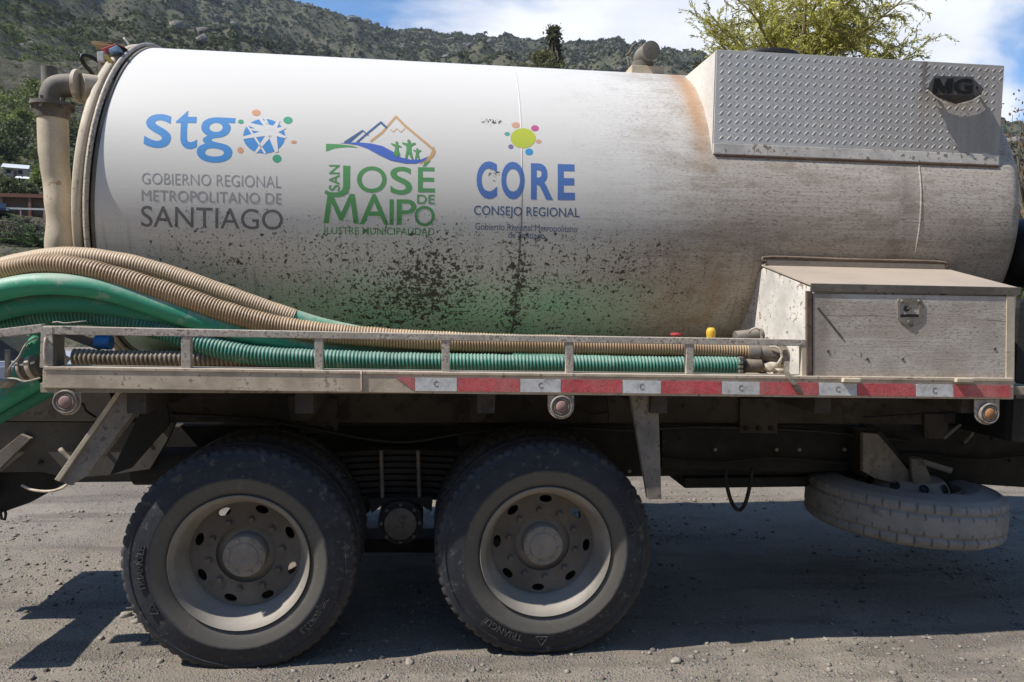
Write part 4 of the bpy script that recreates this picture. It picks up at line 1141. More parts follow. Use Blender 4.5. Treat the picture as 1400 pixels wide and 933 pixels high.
# --- upper locker with tread plate
BX0, BX1, BY0, BY1, BZ0, BZ1 = 1.452, 3.068, 0.325, 1.975, 2.505, 3.006
bm = bmesh.new(); bm_box(bm, BX0, BX1, BY0, BY1, BZ0, BZ1)
locker_up = obj_bm('upper_locker', bm, M['white_steel'], truck, bevel=0.004)
bm = bmesh.new(); bm_box(bm, BX0-0.004, BX0, BY0-0.003, BY1, BZ0-0.02, BZ1-0.005)
obj_bm('end_plate', bm, worn('end_plate_rust', (0.74, 0.70, 0.64), (0.40, 0.24, 0.13), 0.20, 7, 0.55, 0.2, dustc=(0.50, 0.36, 0.23)), locker_up)
box('bottom_strip', BX0, BX1+0.004, BY0-0.012, BY0-0.001, BZ0-0.028, BZ0+0.028, M['white_steel'], locker_up, 0.003)
box('sealing_strip', BX0+0.01, BX1+0.002, BY0-0.016, BY0-0.002, BZ0-0.040, BZ0-0.029, M['rusty'], locker_up, 0.002)
TPY = BY0-0.007
tp = box('tread_plate', BX0+0.002, BX1+0.004, TPY, BY0-0.0005, BZ0+0.029, BZ1+0.004, M['tread'], locker_up, 0.002)
bm = bmesh.new()
pit = 0.0425
for r_ in range(12):
    for c_ in range(39):
        for kind in (0, 1):
            x = BX0 + 0.03 + (c_ + 0.5*kind)*pit + r_*0.0012; z = BZ1 - 0.022 - (r_ + 0.5*kind)*pit*0.985
            if x > BX1-0.012 or z < BZ0+0.045: continue
            if x > 2.905 and z < 2.90 and abs((x-2.905) - (2.90-z)*0.55) < 0.10 and kind == 1: continue
            s = 1 if kind == 0 else -1
            d = Vector((1, 0, s)).normalized(); q = Vector((-s, 0, 1)).normalized()
            c = Vector((x, TPY, z)); L, W, Hh = 0.0165, 0.0032, 0.0019
            vs = [bm.verts.new(c + d*L), bm.verts.new(c + q*W), bm.verts.new(c - d*L), bm.verts.new(c - q*W)]
            tp_ = [bm.verts.new(c + d*L*0.62 + Vector((0, -Hh, 0))), bm.verts.new(c - d*L*0.62 + Vector((0, -Hh, 0)))]
            for fs in ((vs[0], tp_[0], vs[1]), (vs[1], tp_[0], tp_[1]), (vs[1], tp_[1], vs[2]), (vs[2], tp_[1], vs[3]), (vs[3], tp_[1], tp_[0]), (vs[3], tp_[0], vs[0])):
                bm.faces.new(fs)
bmesh.ops.recalc_face_normals(bm, faces=bm.faces)
for f_ in bm.faces:
    f_.normal_update()
    if f_.normal.y > 0: f_.normal_flip()
lg = obj_bm('tread_lugs', bm, M['tread'], locker_up); lg['kind'] = 'stuff'
# emblem bolted on with a gap, its lower lip bent out
Z8 = lambda a, b: (1240 + a/7.775, 80 + b/7.775)
emb = plate('emblem', [Z8(*q) for q in [(285, 182), (690, 190), (740, 245), (822, 322), (800, 372), (730, 396), (285, 392), (222, 312), (240, 260)]], TPY-0.052, 0.018, M['emblem'], locker_up, 0.004)
bm = bmesh.new()
top = [Z8(*q) for q in [(225, 322), (300, 396), (530, 398), (735, 398), (808, 352)]]; bot = [Z8(*q) for q in [(232, 350), (340, 425), (535, 492), (700, 446), (806, 372)]]
a_ = [bm.verts.new(at_y(*q, TPY-0.050)) for q in top]; b_ = [bm.verts.new(at_y(*q, TPY-0.012)) for q in bot]
for k in range(4): bm.faces.new((a_[k], a_[k+1], b_[k+1], b_[k]))
bmesh.ops.solidify(bm, geom=bm.faces[:], thickness=0.006)
obj_bm('emblem_lip', bm, M['emblem'], locker_up)
for pts in ([(225, 330), (300, 398), (345, 428), (435, 482), (420, 492), (330, 436), (285, 408), (215, 345)], [(540, 484), (700, 440), (800, 380), (812, 345), (822, 352), (808, 392), (705, 456), (548, 497)]):
    plate('emblem_edge', [Z8(*q) for q in pts], TPY-0.054, 0.006, plain('emblem_edge_cream', (0.55, 0.50, 0.40), 0.5), locker_up, 0.001)
def flat_text(name, text, quad, y, mat, parent, weight=0.0, th=0.003):
    uv, fs = glyph_mesh(text, weight)
    c = [at_y(*q, y) for q in quad]
    bm = bmesh.new()
    vs = []
    for u, w in uv:
        vs.append(bm.verts.new((c[3]*(1-u)+c[2]*u)*(1-w) + (c[0]*(1-u)+c[1]*u)*w))
    for q in fs:
        try: bm.faces.new([vs[k] for k in q])
        except ValueError: pass
    r = bmesh.ops.extrude_face_region(bm, geom=bm.faces[:])
    bmesh.ops.translate(bm, vec=(0, th, 0), verts=[g for g in r['geom'] if isinstance(g, bmesh.types.BMVert)])
    bmesh.ops.recalc_face_normals(bm, faces=bm.faces)
    return obj_bm(name, bm, mat, parent)
flat_text('emblem_lettering', 'G', [Z8(508, 213), Z8(702, 213), Z8(694, 377), Z8(500, 377)], TPY-0.0555, M['emblem_black'], locker_up, 0.03, 0.004)
plate('emblem_lettering', [Z8(*q) for q in [(268, 372), (296, 213), (350, 213), (392, 305), (436, 213), (492, 213), (478, 372), (428, 372), (436, 290), (402, 362), (372, 362), (340, 290), (322, 372)]], TPY-0.0555, 0.004, M['emblem_black'], locker_up, 0)
p = at_y(*Z8(738, 312), TPY-0.052); cyl('emblem_bolt', p, p + Vector((0, -0.008, 0)), 0.006, M['emblem_black'], locker_up, seg=6)
for q in ((300, 300), (760, 300)):
    p = at_y(*Z8(*q), TPY-0.034); cyl('emblem_stud', p, (p.x, TPY+0.004, p.z), 0.008, M['dark_steel'], locker_up, seg=10)
# manhole neck and lid on the locker roof
mc = Vector((at_y(1041, 70, 0.72).x, 0.72, BZ1))
hatch = cyl('manhole', mc - Vector((0, 0, 0.01)), mc + Vector((0, 0, 0.080)), 0.20, M['black'], truck, seg=48)
pr = [(0.215, 0.081), (0.215, 0.096), (0.15, 0.112), (0.07, 0.120), (0.001, 0.122)]
v, f = lathe([(0.001, 0.079), (0.215, 0.080)] + pr, 64, 'z'); v += np.array([mc.x, mc.y, mc.z])
obj_np('lid', v, f, M['black'], hatch)
# relief elbow on the crown of the tank
Z9 = lambda a, b: (840 + a/15.55, 50 + b/15.55)
vc = at_y(878, 98, 0.98)
vent = box('vent_valve', vc.x-0.085, vc.x+0.115, 0.91, 1.05, T_Z+T_R-0.06, vc.z+0.016, M['cream'], truck, 0.006)
def at98(a, b): return at_y(*Z9(a, b), 0.98)
c0 = at98(590, 640); c1 = at98(590, 560)
cyl('flange', (c0.x, 0.98, c0.z-0.012), (c1.x, 0.98, c1.z), 0.068, M['cast'], vent)
tube('elbow', [(c0.x, 0.98, c0.z), (c0.x-0.004, 0.98, c0.z+0.022), (c0.x-0.008, 0.965, c0.z+0.048), (c0.x+0.010, 0.93, c0.z+0.062), (c0.x+0.016, 0.89, c0.z+0.060)], 0.050, M['cast'], vent, 20, n=20)
cyl('cap', (c0.x+0.017, 0.89, c0.z+0.060), (c0.x+0.020, 0.862, c0.z+0.059), 0.056, M['cast'], vent, seg=24, bevel=0.004)
tube('lever', [at98(470, 160), at98(390, 210), at98(330, 340), at98(250, 410)], 0.007, M['dark_steel'], vent, 8)
tube('bracket', [at98(275, 430), at98(310, 560), at98(320, 650)], 0.008, M['cast'], vent, 8)

# --- drain pipe and fittings at the rear end
PYD = 0.42
pp = lambda a, b, y=PYD: at_y(a, b, y)
dp = tube('overflow_pipe', [pp(72, 152), pp(73, 190), pp(75, 230), pp(79, 262), pp(81, 300), pp(83, 348), pp(84, 400)], 0.067, M['cream'], truck, 24, n=50)
me = dp.data                                                   # creased like the split sleeve
for q in me.vertices:
    w = WLOC[dp].z + q.co.z
    k = mnoise.noise(Vector((q.co.x*6, w*7, 1.0)))
    d_ = Vector((q.co.x, q.co.y, 0)); d_.normalize() if d_.length > 0 else None
    low_ = min(1, max(0, (2.38 - w)/0.12))
    q.co += Vector((d_.x, d_.y, 0)) * (0.016*k*low_ - 0.007*low_)
z_ = pp(72, 150)
cyl('flange', (z_.x, PYD, z_.z-0.045), (z_.x, PYD, z_.z+0.012), 0.072, M['dark_steel'], dp, r1=0.082)
cyl('flange_plate', (z_.x, PYD, z_.z+0.013), (z_.x, PYD, z_.z+0.03), 0.096, M['cast'], dp)
tube('elbow', [(z_.x, PYD, z_.z+0.03), (z_.x+0.0, PYD, z_.z+0.065), (z_.x+0.022, PYD, z_.z+0.105), (z_.x+0.070, PYD+0.01, z_.z+0.120), (z_.x+0.105, PYD+0.02, z_.z+0.121)], 0.055, M['cast'], dp, 24, n=24)
cyl('stub', (z_.x-0.02, PYD+0.02, z_.z+0.12), (z_.x-0.02, PYD+0.02, z_.z+0.205), 0.036, M['cast'], dp)
e_ = Vector((z_.x+0.105, PYD+0.02, z_.z+0.121))
cyl('joint_plate', e_, e_ + Vector((0.016, 0, 0)), 0.080, M['cream'], dp)
cyl('outlet', e_ + Vector((0.016, 0, 0)), e_ + Vector((0.115, 0.09, 0.004)), 0.062, M['cream'], dp, r1=0.070)
for k in range(6):
    a = k/6*2*math.pi + 0.4
    q = Vector((z_.x + 0.084*math.cos(a), PYD + 0.084*math.sin(a), z_.z-0.004)); cyl('bolt', q, q + Vector((0, 0, 0.05)), 0.009, M['cast'], dp, seg=6)
# beacon stand, cable and tatty board on the rear rim
ZA = lambda a, b: (40 + a/8.75, 50 + b/8.75)
YB = 0.58
stand = plate('lamp_stand', [ZA(*q) for q in [(825, 300), (900, 295), (905, 520), (830, 520)]], YB, 0.03, M['bracket'], truck)
plate('lamp_box', [ZA(*q) for q in [(805, 180), (890, 178), (895, 295), (812, 300)]], YB-0.03, 0.10, plain('pale_grey_box', (0.50, 0.50, 0.52), 0.5), stand, 0.004)
plate('lever', [ZA(*q) for q in [(895, 225), (935, 215), (1000, 310), (985, 325), (930, 290), (900, 265)]], YB-0.045, 0.02, plain('dull_yellow', (0.36, 0.26, 0.06), 0.6), stand, 0.002)
plate('red_lamp', [ZA(*q) for q in [(855, 145), (1035, 82), (1048, 105), (930, 165), (870, 168)]], YB, 0.06, M['red'], stand, 0.004)
plate('blue_lamp', [ZA(*q) for q in [(945, 150), (1045, 100), (1070, 165), (960, 205)]], YB-0.02, 0.07, plain('pale_blue_lens', (0.22, 0.32, 0.50), 0.3), stand, 0.004)
plate('flap', [ZA(*q) for q in [(735, 65), (770, 52), (1000, 75), (1120, 110), (1140, 128), (1040, 95), (900, 118), (760, 100)]], YB+0.03, 0.12, M['wood'], stand, 0.003)
tube('cable', [pp(*ZA(830, 300), 0.80), pp(*ZA(720, 235), 0.77), pp(*ZA(630, 228), 0.74), pp(*ZA(622, 270), 0.74), pp(*ZA(680, 360), 0.76), pp(*ZA(750, 440), 0.80), pp(*ZA(805, 540), 0.82)], 0.011, M['black'], stand, 8)
tube('cable', [pp(*ZA(600, 190), 0.75), pp(*ZA(612, 250), 0.75), pp(*ZA(640, 330), 0.75)], 0.006, M['black'], stand, 6)
tube('wire', [pp(*ZA(1130, 20), 0.92), pp(*ZA(1180, 80), 0.92), pp(*ZA(1205, 120), 0.92)], 0.006, plain('pale_wire', (0.5, 0.5, 0.5)), stand, 6)
plate('bracket', [ZA(*q) for q in [(900, 300), (1060, 180), (1210, 115), (1225, 140), (1080, 260), (1000, 350), (945, 490), (905, 520)]], 0.80, 0.06, M['cream'], stand, 0.004)

# --- deck, side channel, reflective tape
DY = -0.21
deck = box('deck', -1.615, 2.93, DY+0.012, 1.98, 1.285, 1.325, M['deck'], truck, 0.002)
chan = plate('side_channel', [(58, 505), (600, 512.2), (1386, 521.5), (1386, 546.5), (600, 538.5), (58, 531)], DY, 0.06, M['rub'], truck, 0.004)
plate('lip', [(59, 501.5), (600, 509), (1386, 517.5), (1386, 522), (600, 513), (59, 506)], DY-0.004, 0.09, M['rub'], chan, 0.0025)
bx = [541, 567, 625, 711, 767, 851, 904, 987, 1039, 1119.5, 1172, 1252, 1304, 1382]
def edge_y(x, k): return (516.2 if k == 0 else 534.3) + (x-541)*(0.0133 if k == 0 else 0.0112)
for k in range(len(bx)-1):
    red = k % 2 == 0
    x0, x1 = bx[k]+0.4, bx[k+1]-0.4
    q = [(x0, edge_y(x0, 0)), (x1, edge_y(x1, 0)), (x1, edge_y(x1, 1)), (x0, edge_y(x0, 1))]
    if k == 0: q = [(541, 516.2), (x1, edge_y(x1, 0)), (x1, edge_y(x1, 1))]
    o = plate('reflective_strip', q, DY-0.0035, 0.003, M['tape_red' if red else 'tape_white'], chan, 0)
    o['label'] = 'red reflective strip' if red else 'white reflective strip'
    if not red:
        cxm = (x0+x1)/2; ym = edge_y(cxm, 0)+8
        flat_text('strip_mark', 'C', [(cxm-3, ym-4), (cxm+3, ym-4), (cxm+3, ym+4), (cxm-3, ym+4)], DY-0.0046, M['bezel'], chan, 0.0, 0.0008)
tube('weld', [at_y(494, 507, DY-0.003), at_y(495, 537, DY-0.003)], 0.004, M['rub'], chan, 6)

# --- rack rail over the hoses
RYY = -0.202
rack = plate('hose_rack', [(58, 446), (300, 451.0), (700, 458.5), (1101, 464.5), (1101, 473.5), (700, 467.5), (300, 461.0), (58, 457.5)], RYY, 0.035, M['rail'], truck, 0.003)
rack.name = 'hose_rack'
for x0, x1, yt in ((247.5, 260.5, 458.6), (430, 441.5, 462), (604, 615, 465), (773.5, 784, 467.5), (938.5, 948.5, 470)):
    yb = 505 + (x0-60)*0.0120
    plate('post', [(x0, yt), (x1, yt+0.2), (x1, yb), (x0, yb)], RYY+0.003, 0.03, M['rail'], rack, 0.002)
plate('corner_post', [(56, 447), (72, 447.5), (72, 503), (54, 503)], RYY-0.002, 0.008, M['rail'], rack, 0.002)
plate('corner_post_web', [(72.3, 456.5), (77, 457), (77, 503.5), (72.3, 503)], RYY+0.004, 0.07, M['dark_steel'], rack, 0.002)
plate('end_post', [(1096.5, 465), (1103, 465), (1103, 519), (1096.5, 519)], RYY+0.002, 0.03, M['cream'], rack, 0.002)
tube('weld', [at_y(62.5, 462, RYY-0.004), at_y(61, 480, RYY-0.004), at_y(62, 496, RYY-0.004)], 0.005, M['cream'], rack, 6)
tube('twisted_wire', [at_y(72, 441, RYY+0.01), at_y(78, 440, RYY), at_y(84, 442, RYY-0.005), at_y(95, 441.5, RYY), at_y(118, 439, RYY+0.01)], 0.0022, M['rail'], rack, 6)
for a_, b_, y0 in (((-60, 463), (57, 449), RYY+0.02), ((78, 452), (135, 474), 0.12)):
    p0, p1 = at_y(*a_, y0), at_y(*b_, y0)
    bm = bmesh.new(); d_ = p1-p0
    bm_prism(bm, [p0+Vector((0, 0, 0.018)), p1+Vector((0, 0, 0.018)), p1-Vector((0, 0, 0.018)), p0-Vector((0, 0, 0.018))], (0, 0.035, 0))
    obj_bm('cross_bar', bm, M['dark_steel'] if y0 > 0 else M['rail'], rack, bevel=0.003)

# --- side marker lamps on tabs
def lamp(cx, cy, w, top, bot, lens, lab):
    y = DY+0.012
    pts = [(cx-w/2, top), (cx+w/2, top), (cx+w/2, cy)] + [(cx + w/2*math.cos(t), cy + (bot-cy)*math.sin(t)) for t in np.linspace(0.15, math.pi-0.15, 12)] + [(cx-w/2, cy)]
    br = plate('side_lamp', pts, y, 0.006, M['rub'] if cx < 500 else M['rail'], truck, 0.0015)
    br['label'] = lab
    c = at_y(cx, cy, y)
    pr = [(0.048, 0), (0.051, -0.010), (0.049, -0.020), (0.044, -0.022), (0.040, -0.014), (0.037, -0.014), (0.034, -0.020), (0.030, -0.020), (0.029, -0.008)]
    v, f = lathe(pr, 48, 'y'); v += np.array(c); obj_np('bezel', v, f, M['bezel'], br, smooth=True)
    pr = [(0.0295, -0.010), (0.027, -0.019), (0.018, -0.024), (0.001, -0.025)]
    v, f = lathe(pr, 40, 'y'); v += np.array(c); obj_np('lens', v, f, lens, br, smooth=True)
lamp(92, 549, 37, 531.5, 568, M['lens_red'], 'side lamp with faded pink lens at the rear')
lamp(767, 555.5, 36, 540.5, 573.5, M['lens_red'], 'side lamp with faded red lens between the wheels and the stay')
lamp(1349.5, 565, 34, 546.5, 581, M['lens_amber'], 'side lamp with amber lens above the spare wheel')

# --- lower tool locker
LX0, LX1 = at_y(1105, 450, -0.185).x, at_y(1387, 450, -0.185).x
ZB = at_y(1240, 521, -0.185).z
bm = bmesh.new()
ZT = at_y(1240, 391, -0.198).z
prof = [(-0.185, ZB-0.01), (-0.185, ZT-0.014), (0.305, 1.893), (0.60, 1.75), (0.60, ZB-0.01)]
bm_prism(bm, [(LX0, y, z) for y, z in prof], (LX1-LX0, 0, 0))
locker = obj_bm('tool_locker', bm, M['white_steel'], truck, bevel=0.003)
bm = bmesh.new(); e_ = 0.008
bm_prism(bm, [(LX0-0.006, -0.198, ZT), (LX0-0.006, 0.315, 1.908), (LX0-0.006, 0.315, 1.900), (LX0-0.006, -0.198, ZT-0.008)], (LX1-LX0+0.012, 0, 0))
lid = obj_bm('lid', bm, M['lid'], locker)
box('lid_lip', LX0-0.006, LX1+0.006, -0.204, -0.1985, ZT-0.035, ZT+0.003, M['dark_steel'], locker, 0.002)
box('flashing', LX0+0.01, LX1-0.02, 0.29, 0.32, 1.905, 1.932, M['lid'], locker, 0.003)
tube('sealing_bead', [(LX0+0.0, 0.285, 1.915), (LX0+0.02, 0.292, 1.945), (LX0+0.5, 0.292, 1.942), (LX1-0.05, 0.292, 1.94), (LX1-0.02, 0.29, 1.91)], 0.009, M['rusty'], locker, 8)
FY = -0.202
for q in ([(1103.5, 398), (1110.5, 398.5), (1110.5, 519.5), (1103.5, 519)], [(1376.5, 404), (1388, 404.5), (1387, 521), (1375.5, 521)]):
    plate('door_frame', q, FY, 0.018, M['cream'] if q[0][0] > 1200 else M['rusty'], locker, 0.002)
door = plate('door', [(1111.5, 401.5), (1375.5, 405.5), (1374.5, 520), (1111.5, 518.5)], FY+0.004, 0.012, M['door'], locker, 0.002)
ZL = lambda a, b: (1200 + a/10.37, 380 + b/10.37)
LY = FY - 0.001
outer = [(300, 300), (340, 290), (600, 290), (640, 330), (655, 370), (645, 560), (620, 600), (480, 700), (430, 700), (300, 600), (285, 570), (280, 330)]
inner = [(325, 360), (590, 360), (585, 560), (322, 560)]
bm = bmesh.new()
mo_ = [bm.verts.new(at_y(*ZL(*q), LY)) for q in outer]; mi_ = [bm.verts.new(at_y(*ZL(*q), LY)) for q in inner]
es = [bm.edges.new((mo_[k], mo_[(k+1) % len(mo_)])) for k in range(len(mo_))] + [bm.edges.new((mi_[k], mi_[(k+1) % 4])) for k in range(4)]
bmesh.ops.triangle_fill(bm, use_beauty=True, edges=es)
for f_ in list(bm.faces):
    c = f_.calc_center_median()
    a0 = at_y(*ZL(330, 365), LY); a1 = at_y(*ZL(585, 555), LY)
    if a0.x < c.x < a1.x and a1.z < c.z < a0.z: bm.faces.remove(f_)
r = bmesh.ops.extrude_face_region(bm, geom=bm.faces[:])
bmesh.ops.translate(bm, vec=(0, 0.0075, 0), verts=[g_ for g_ in r['geom'] if isinstance(g_, bmesh.types.BMVert)])
bmesh.ops.recalc_face_normals(bm, faces=bm.faces)
latch = obj_bm('latch', bm, M['bracket'], locker)
plate('latch_pan', [ZL(330, 365), ZL(584, 365), ZL(580, 555), ZL(328, 555)], LY+0.0065, 0.002, plain('latch_pan_grey', (0.40, 0.42, 0.42), 0.4), locker, 0)
plate('latch_shadow_rim', [ZL(326, 520), ZL(586, 520), ZL(584, 556), ZL(324, 556)], LY+0.0005, 0.006, M['black'], locker, 0)
p = at_y(*ZL(415, 440), LY); cyl('latch_hook', p, p+Vector((0, 0.006, 0)), 0.014, M['black'], locker, seg=14)
plate('latch_handle', [ZL(420, 415), ZL(490, 415), ZL(490, 445), ZL(420, 450)], LY-0.001, 0.006, M['cast'], locker, 0.001)
p = at_y(*ZL(450, 630), LY); cyl('key_barrel', p, p+Vector((0, -0.004, 0)), 0.0105, M['cast'], locker, seg=16)
for a in (340, 580):
    p = at_y(*ZL(a, 325), LY); cyl('rivet', p, p+Vector((0, -0.003, 0)), 0.005, M['rail'], locker, seg=10)
plate('bent_strip', [(1117, 421), (1119.5, 420), (1154, 463), (1151.5, 464)], FY+0.001, 0.004, M['dark_steel'], locker, 0)
for x0 in (1154, 1309):
    plate('hinge', [(x0, 517.5), (x0+24, 518), (x0+22, 523.5), (x0-1, 523)], DY-0.022, 0.035, M['cream'], locker, 0.003)
for a in ((1132, 480.5), (1185.5, 491), (1234, 491), (1360, 477)):
    p = at_y(*a, FY+0.004); cyl('rivet', p, p+Vector((0, -0.003, 0)), 0.007, M['dark_steel'], locker, seg=10)
plate('bottom_angle', [(1103, 518.8), (1388, 521.8), (1388, 524.5), (1103, 521.5)], FY-0.006, 0.03, M['cream'], locker, 0.001)

# --- stays of the missing mudguards
def channel_stay(pts_face, pts_edge, y, d, lab):
    s = plate('mudguard_stay', pts_face, y, d, M['bracket'], truck, 0.003)
    if pts_edge: plate('flange', pts_edge, y-0.012, 0.03, M['cream'], s, 0.003)
    s['label'] = lab
channel_stay([(165, 534), (205, 536), (118, 651), (96, 664), (77, 658)], [(160, 534), (167, 534), (81, 659), (74, 656)], -0.115, 0.07, 'slanting stay behind the rear wheel')
channel_stay([(862, 541), (900, 541.5), (904.5, 683), (886, 683)], None, -0.13, 0.035, 'upright tapering stay between wheel and hanging loop')
tube('pale_cable', [at_y(95, 660, 0.02), at_y(84, 668, 0.04), at_y(66, 672, 0.05), at_y(44, 670, 0.06), at_y(30, 664, 0.08)], 0.006, M['cream'], truck, 8)

# --- chassis
CYF = 0.62
chas = box('chassis_rail', -2.6, 3.9, 0.73, 0.81, 0.665, 0.975, M['chassis'], truck, 0.008)
box('chassis_rail', -1.6, 3.9, 1.49, 1.57, 0.665, 0.975, M['chassis'], truck, 0.008)
sub = plate('subframe', [(-80, 577.5), (1300, 579.5), (1420, 580), (1420, 520), (-80, 520)], 0.52, 0.06, M['subframe'], truck, 0.004)
for x_ in (-1.25, -0.55, 0.25, 1.05, 1.85, 2.6):
    box('cross_beam', x_-0.04, x_+0.04, DY+0.05, 1.96, 1.19, 1.284, M['subframe'], truck, 0.004)
for x0 in (411, 1012):
    br = plate('frame_bracket', [(x0, 545), (x0+50, 545), (x0+51, 593), (x0-1, 592)], 0.500, 0.018, M['subframe'], truck, 0.003)
    for k in range(3):
        p = at_y(x0+8+k*17, 586, 0.498); cyl('bolt', p, p+Vector((0, -0.012, 0)), 0.014, M['chassis'], br, seg=6)
br = plate('frame_bracket', [(1264, 566), (1296, 567), (1296, 600), (1264, 600)], 0.500, 0.018, M['subframe'], truck, 0.003)
plate('skirt_plate', [(905, 581), (1260, 582), (1260, 640), (1100, 646), (905, 640)], 0.60, 0.03, M['chassis'], truck, 0.003)
plate('frame_extension', [(1180, 580.5), (1420, 581), (1420, 668), (1330, 662), (1180, 656)], 0.585, 0.03, M['chassis'], truck, 0.003)
# rear cross plate and gusset left of the wheel
rp = plate('rear_frame_plate', [(-90, 576.5), (240, 578), (228, 604), (205, 642), (150, 650), (95, 655), (60, 646), (-90, 645)], 0.50, 0.03, worn('rear_plate', (0.10, 0.092, 0.085), (0.05, 0.045, 0.04), 0.3, 12, 0.6, 0.4, dustc=(0.20, 0.17, 0.14)), truck, 0.003)
plate('rear_top_plate', [(-90, 563), (0, 553), (60, 541), (75, 536), (150, 536), (160, 577), (-90, 576)], 0.47, 0.05, M['subframe'], truck, 0.003)
plate('brace', [(-90, 690), (28, 594), (42, 600), (-50, 690), (-90, 720)], 0.46, 0.03, M['bracket'], truck, 0.003)
plate('tow_frame', [(-90, 646), (92, 646), (92, 660), (40, 688), (0, 702), (-90, 740)], 0.55, 0.06, M['chassis'], truck, 0.004)
tube('hook', [at_y(2, 696, 0.5), at_y(1, 706, 0.5), at_y(5, 713, 0.5), at_y(8, 705, 0.5), at_y(7, 697, 0.5)], 0.007, M['black'], truck, 8)
tube('air_pipe', [at_y(82, 614, 0.45), at_y(92, 624, 0.44), at_y(110, 640, 0.42)], 0.012, M['bracket'], truck, 10)
cyl('rear_tank_reservoir', (-1.55, 0.62, 0.78), (-1.05, 0.62, 0.78), 0.10, M['chassis'], truck, seg=24)
plate('splash_flap', [(205, 536), (226, 536), (232, 580), (180, 640), (150, 650)], 0.30, 0.012, M['rubber'], truck, 0.002)
# unseen rear pieces, made up and shaped to throw the shadow on the dirt
box('rear_shadow_slab', -2.62, -2.20, 0.40, 1.08, 0.64, 0.72, M['dark_steel'], truck, 0.01)
bm = bmesh.new(); bm_prism(bm, [(-2.40, -0.13, 0.66), (-2.17, -0.13, 0.66), (-2.20, 0.40, 0.66), (-2.36, 0.40, 0.66)], (0, 0, 0.05)); obj_bm('rear_shadow_arm', bm, M['dark_steel'], truck, bevel=0.004)

# --- wheels
def tyre_verts(R, W, bead_r, lug=60, sub=6, pattern='lug', worn_=0.0):
    """section from outer bead over the crown to the inner bead; y=0 is the outer bulge"""
    half = [(bead_r-0.004, 0.040), (bead_r+0.004, 0.026), (bead_r+0.018, 0.017), (bead_r+0.045, 0.007), (bead_r+0.075, 0.001), (bead_r+0.082, -0.001), (bead_r+0.088, 0.0015), (bead_r+0.11, 0.003),
            (bead_r+0.135, 0.010), (R-0.052, 0.017), (R-0.048, 0.014), (R-0.038, 0.017), (R-0.028, 0.024), (R-0.016, 0.030), (R-0.006, 0.037), (R-0.001, 0.046)]
    crown = [(R+0.003, y) for y in (0.062, 0.080, 0.083, 0.095, 0.098, 0.115, W/2-0.012, W/2-0.009, W/2)]
    crown += [(r, W-y) for r, y in crown[::-1][1:]]
    prof = half + crown + [(r, W-y) for r, y in half[::-1]]
    prof = np.array(prof); n = lug*sub
    a = np.linspace(0, 2*np.pi, n, endpoint=False)
    Rr = np.repeat(prof[None, :, 0], n, 0); Y = np.repeat(prof[None, :, 1], n, 0)
    ph = (np.arange(n) % sub)[:, None]
    yy = prof[None, :, 1]; sh = np.minimum(yy, W-yy)
    shoulder = (prof[None, :, 0] > R-0.010)
    if pattern == 'lug':
        gr = shoulder & (sh < 0.082) & ((ph == 0) | (ph == 1))
        Rr = Rr - gr*0.008*(1-worn_)
        circ = shoulder & ((np.abs(sh-0.0815) < 0.002) | (np.abs(sh-0.0965) < 0.002) | (np.abs(yy-W/2) > 0.0) & (np.abs(sh-(W/2-0.0095)) < 0.001))
        Rr = Rr - circ*0.004
        Y = Y + gr*np.where(yy < W/2, 1, -1)*0.004*(sh < 0.04)
    else:
        gr = shoulder & (sh > 0.02) & (sh < 0.072) & (ph == 0)
        gr |= shoulder & (sh > 0.075) & (sh < 0.11) & (ph == sub//2)
        gr |= shoulder & (np.abs(sh-0.0815) < 0.002)
        Rr = Rr - gr*0.014
    c, s = np.cos(a)[:, None], np.sin(a)[:, None]
    V = np.stack([Rr*c, Y, Rr*s], -1).reshape(-1, 3)
    m = prof.shape[0]; i = np.arange(n)[:, None]; i2 = (i+1) % n; j = np.arange(m-1)[None, :]
    Fq = np.stack([i*m+j, i*m+j+1, i2*m+j+1, i2*m+j], -1).reshape(-1, 4)
    return V, Fq
def smooth_np(o): return smooth_by_angle(o, 0.55)
def dish(outer, holes, hole_r, hole_n, hx, hy, thick, off, inner):
    """flat wheel disc with oval hand holes, outline at radius outer"""
    cu = bpy.data.curves.new('disc', 'CURVE'); cu.dimensions = '2D'; cu.fill_mode = 'BOTH'; cu.extrude = thick/2
    def spl(pts):
        s = cu.splines.new('POLY'); s.points.add(len(pts)-1)
        for q, (a, b) in zip(s.points, pts): q.co = (a, b, 0, 1)
        s.use_cyclic_u = True
    T = np.linspace(0, 2*np.pi, 72, endpoint=False)
    spl([(outer*math.cos(t), outer*math.sin(t)) for t in T]); spl([(inner*math.cos(t), inner*math.sin(t)) for t in T])
    for k in range(hole_n):
        a = off + k/hole_n*2*math.pi; c_, s_ = math.cos(a), math.sin(a)
        spl([(hole_r*c_ + hx*math.cos(t)*c_ - hy*math.sin(t)*s_, hole_r*s_ + hx*math.cos(t)*s_ + hy*math.sin(t)*c_) for t in np.linspace(0, 2*np.pi, 22, endpoint=False)])
    o = bpy.data.objects.new('disc', cu); COL.objects.link(o)
    me = bpy.data.meshes.new_from_object(o.evaluated_get(bpy.context.evaluated_depsgraph_get()))
    bpy.data.objects.remove(o); bpy.data.curves.remove(cu)
    co = np.array([q.co[:] for q in me.vertices]); co = np.stack([co[:, 0], co[:, 2], co[:, 1]], -1)
    me.vertices.foreach_set('co', co.astype(np.float32).ravel()); me.flip_normals(); me.update()
    return me
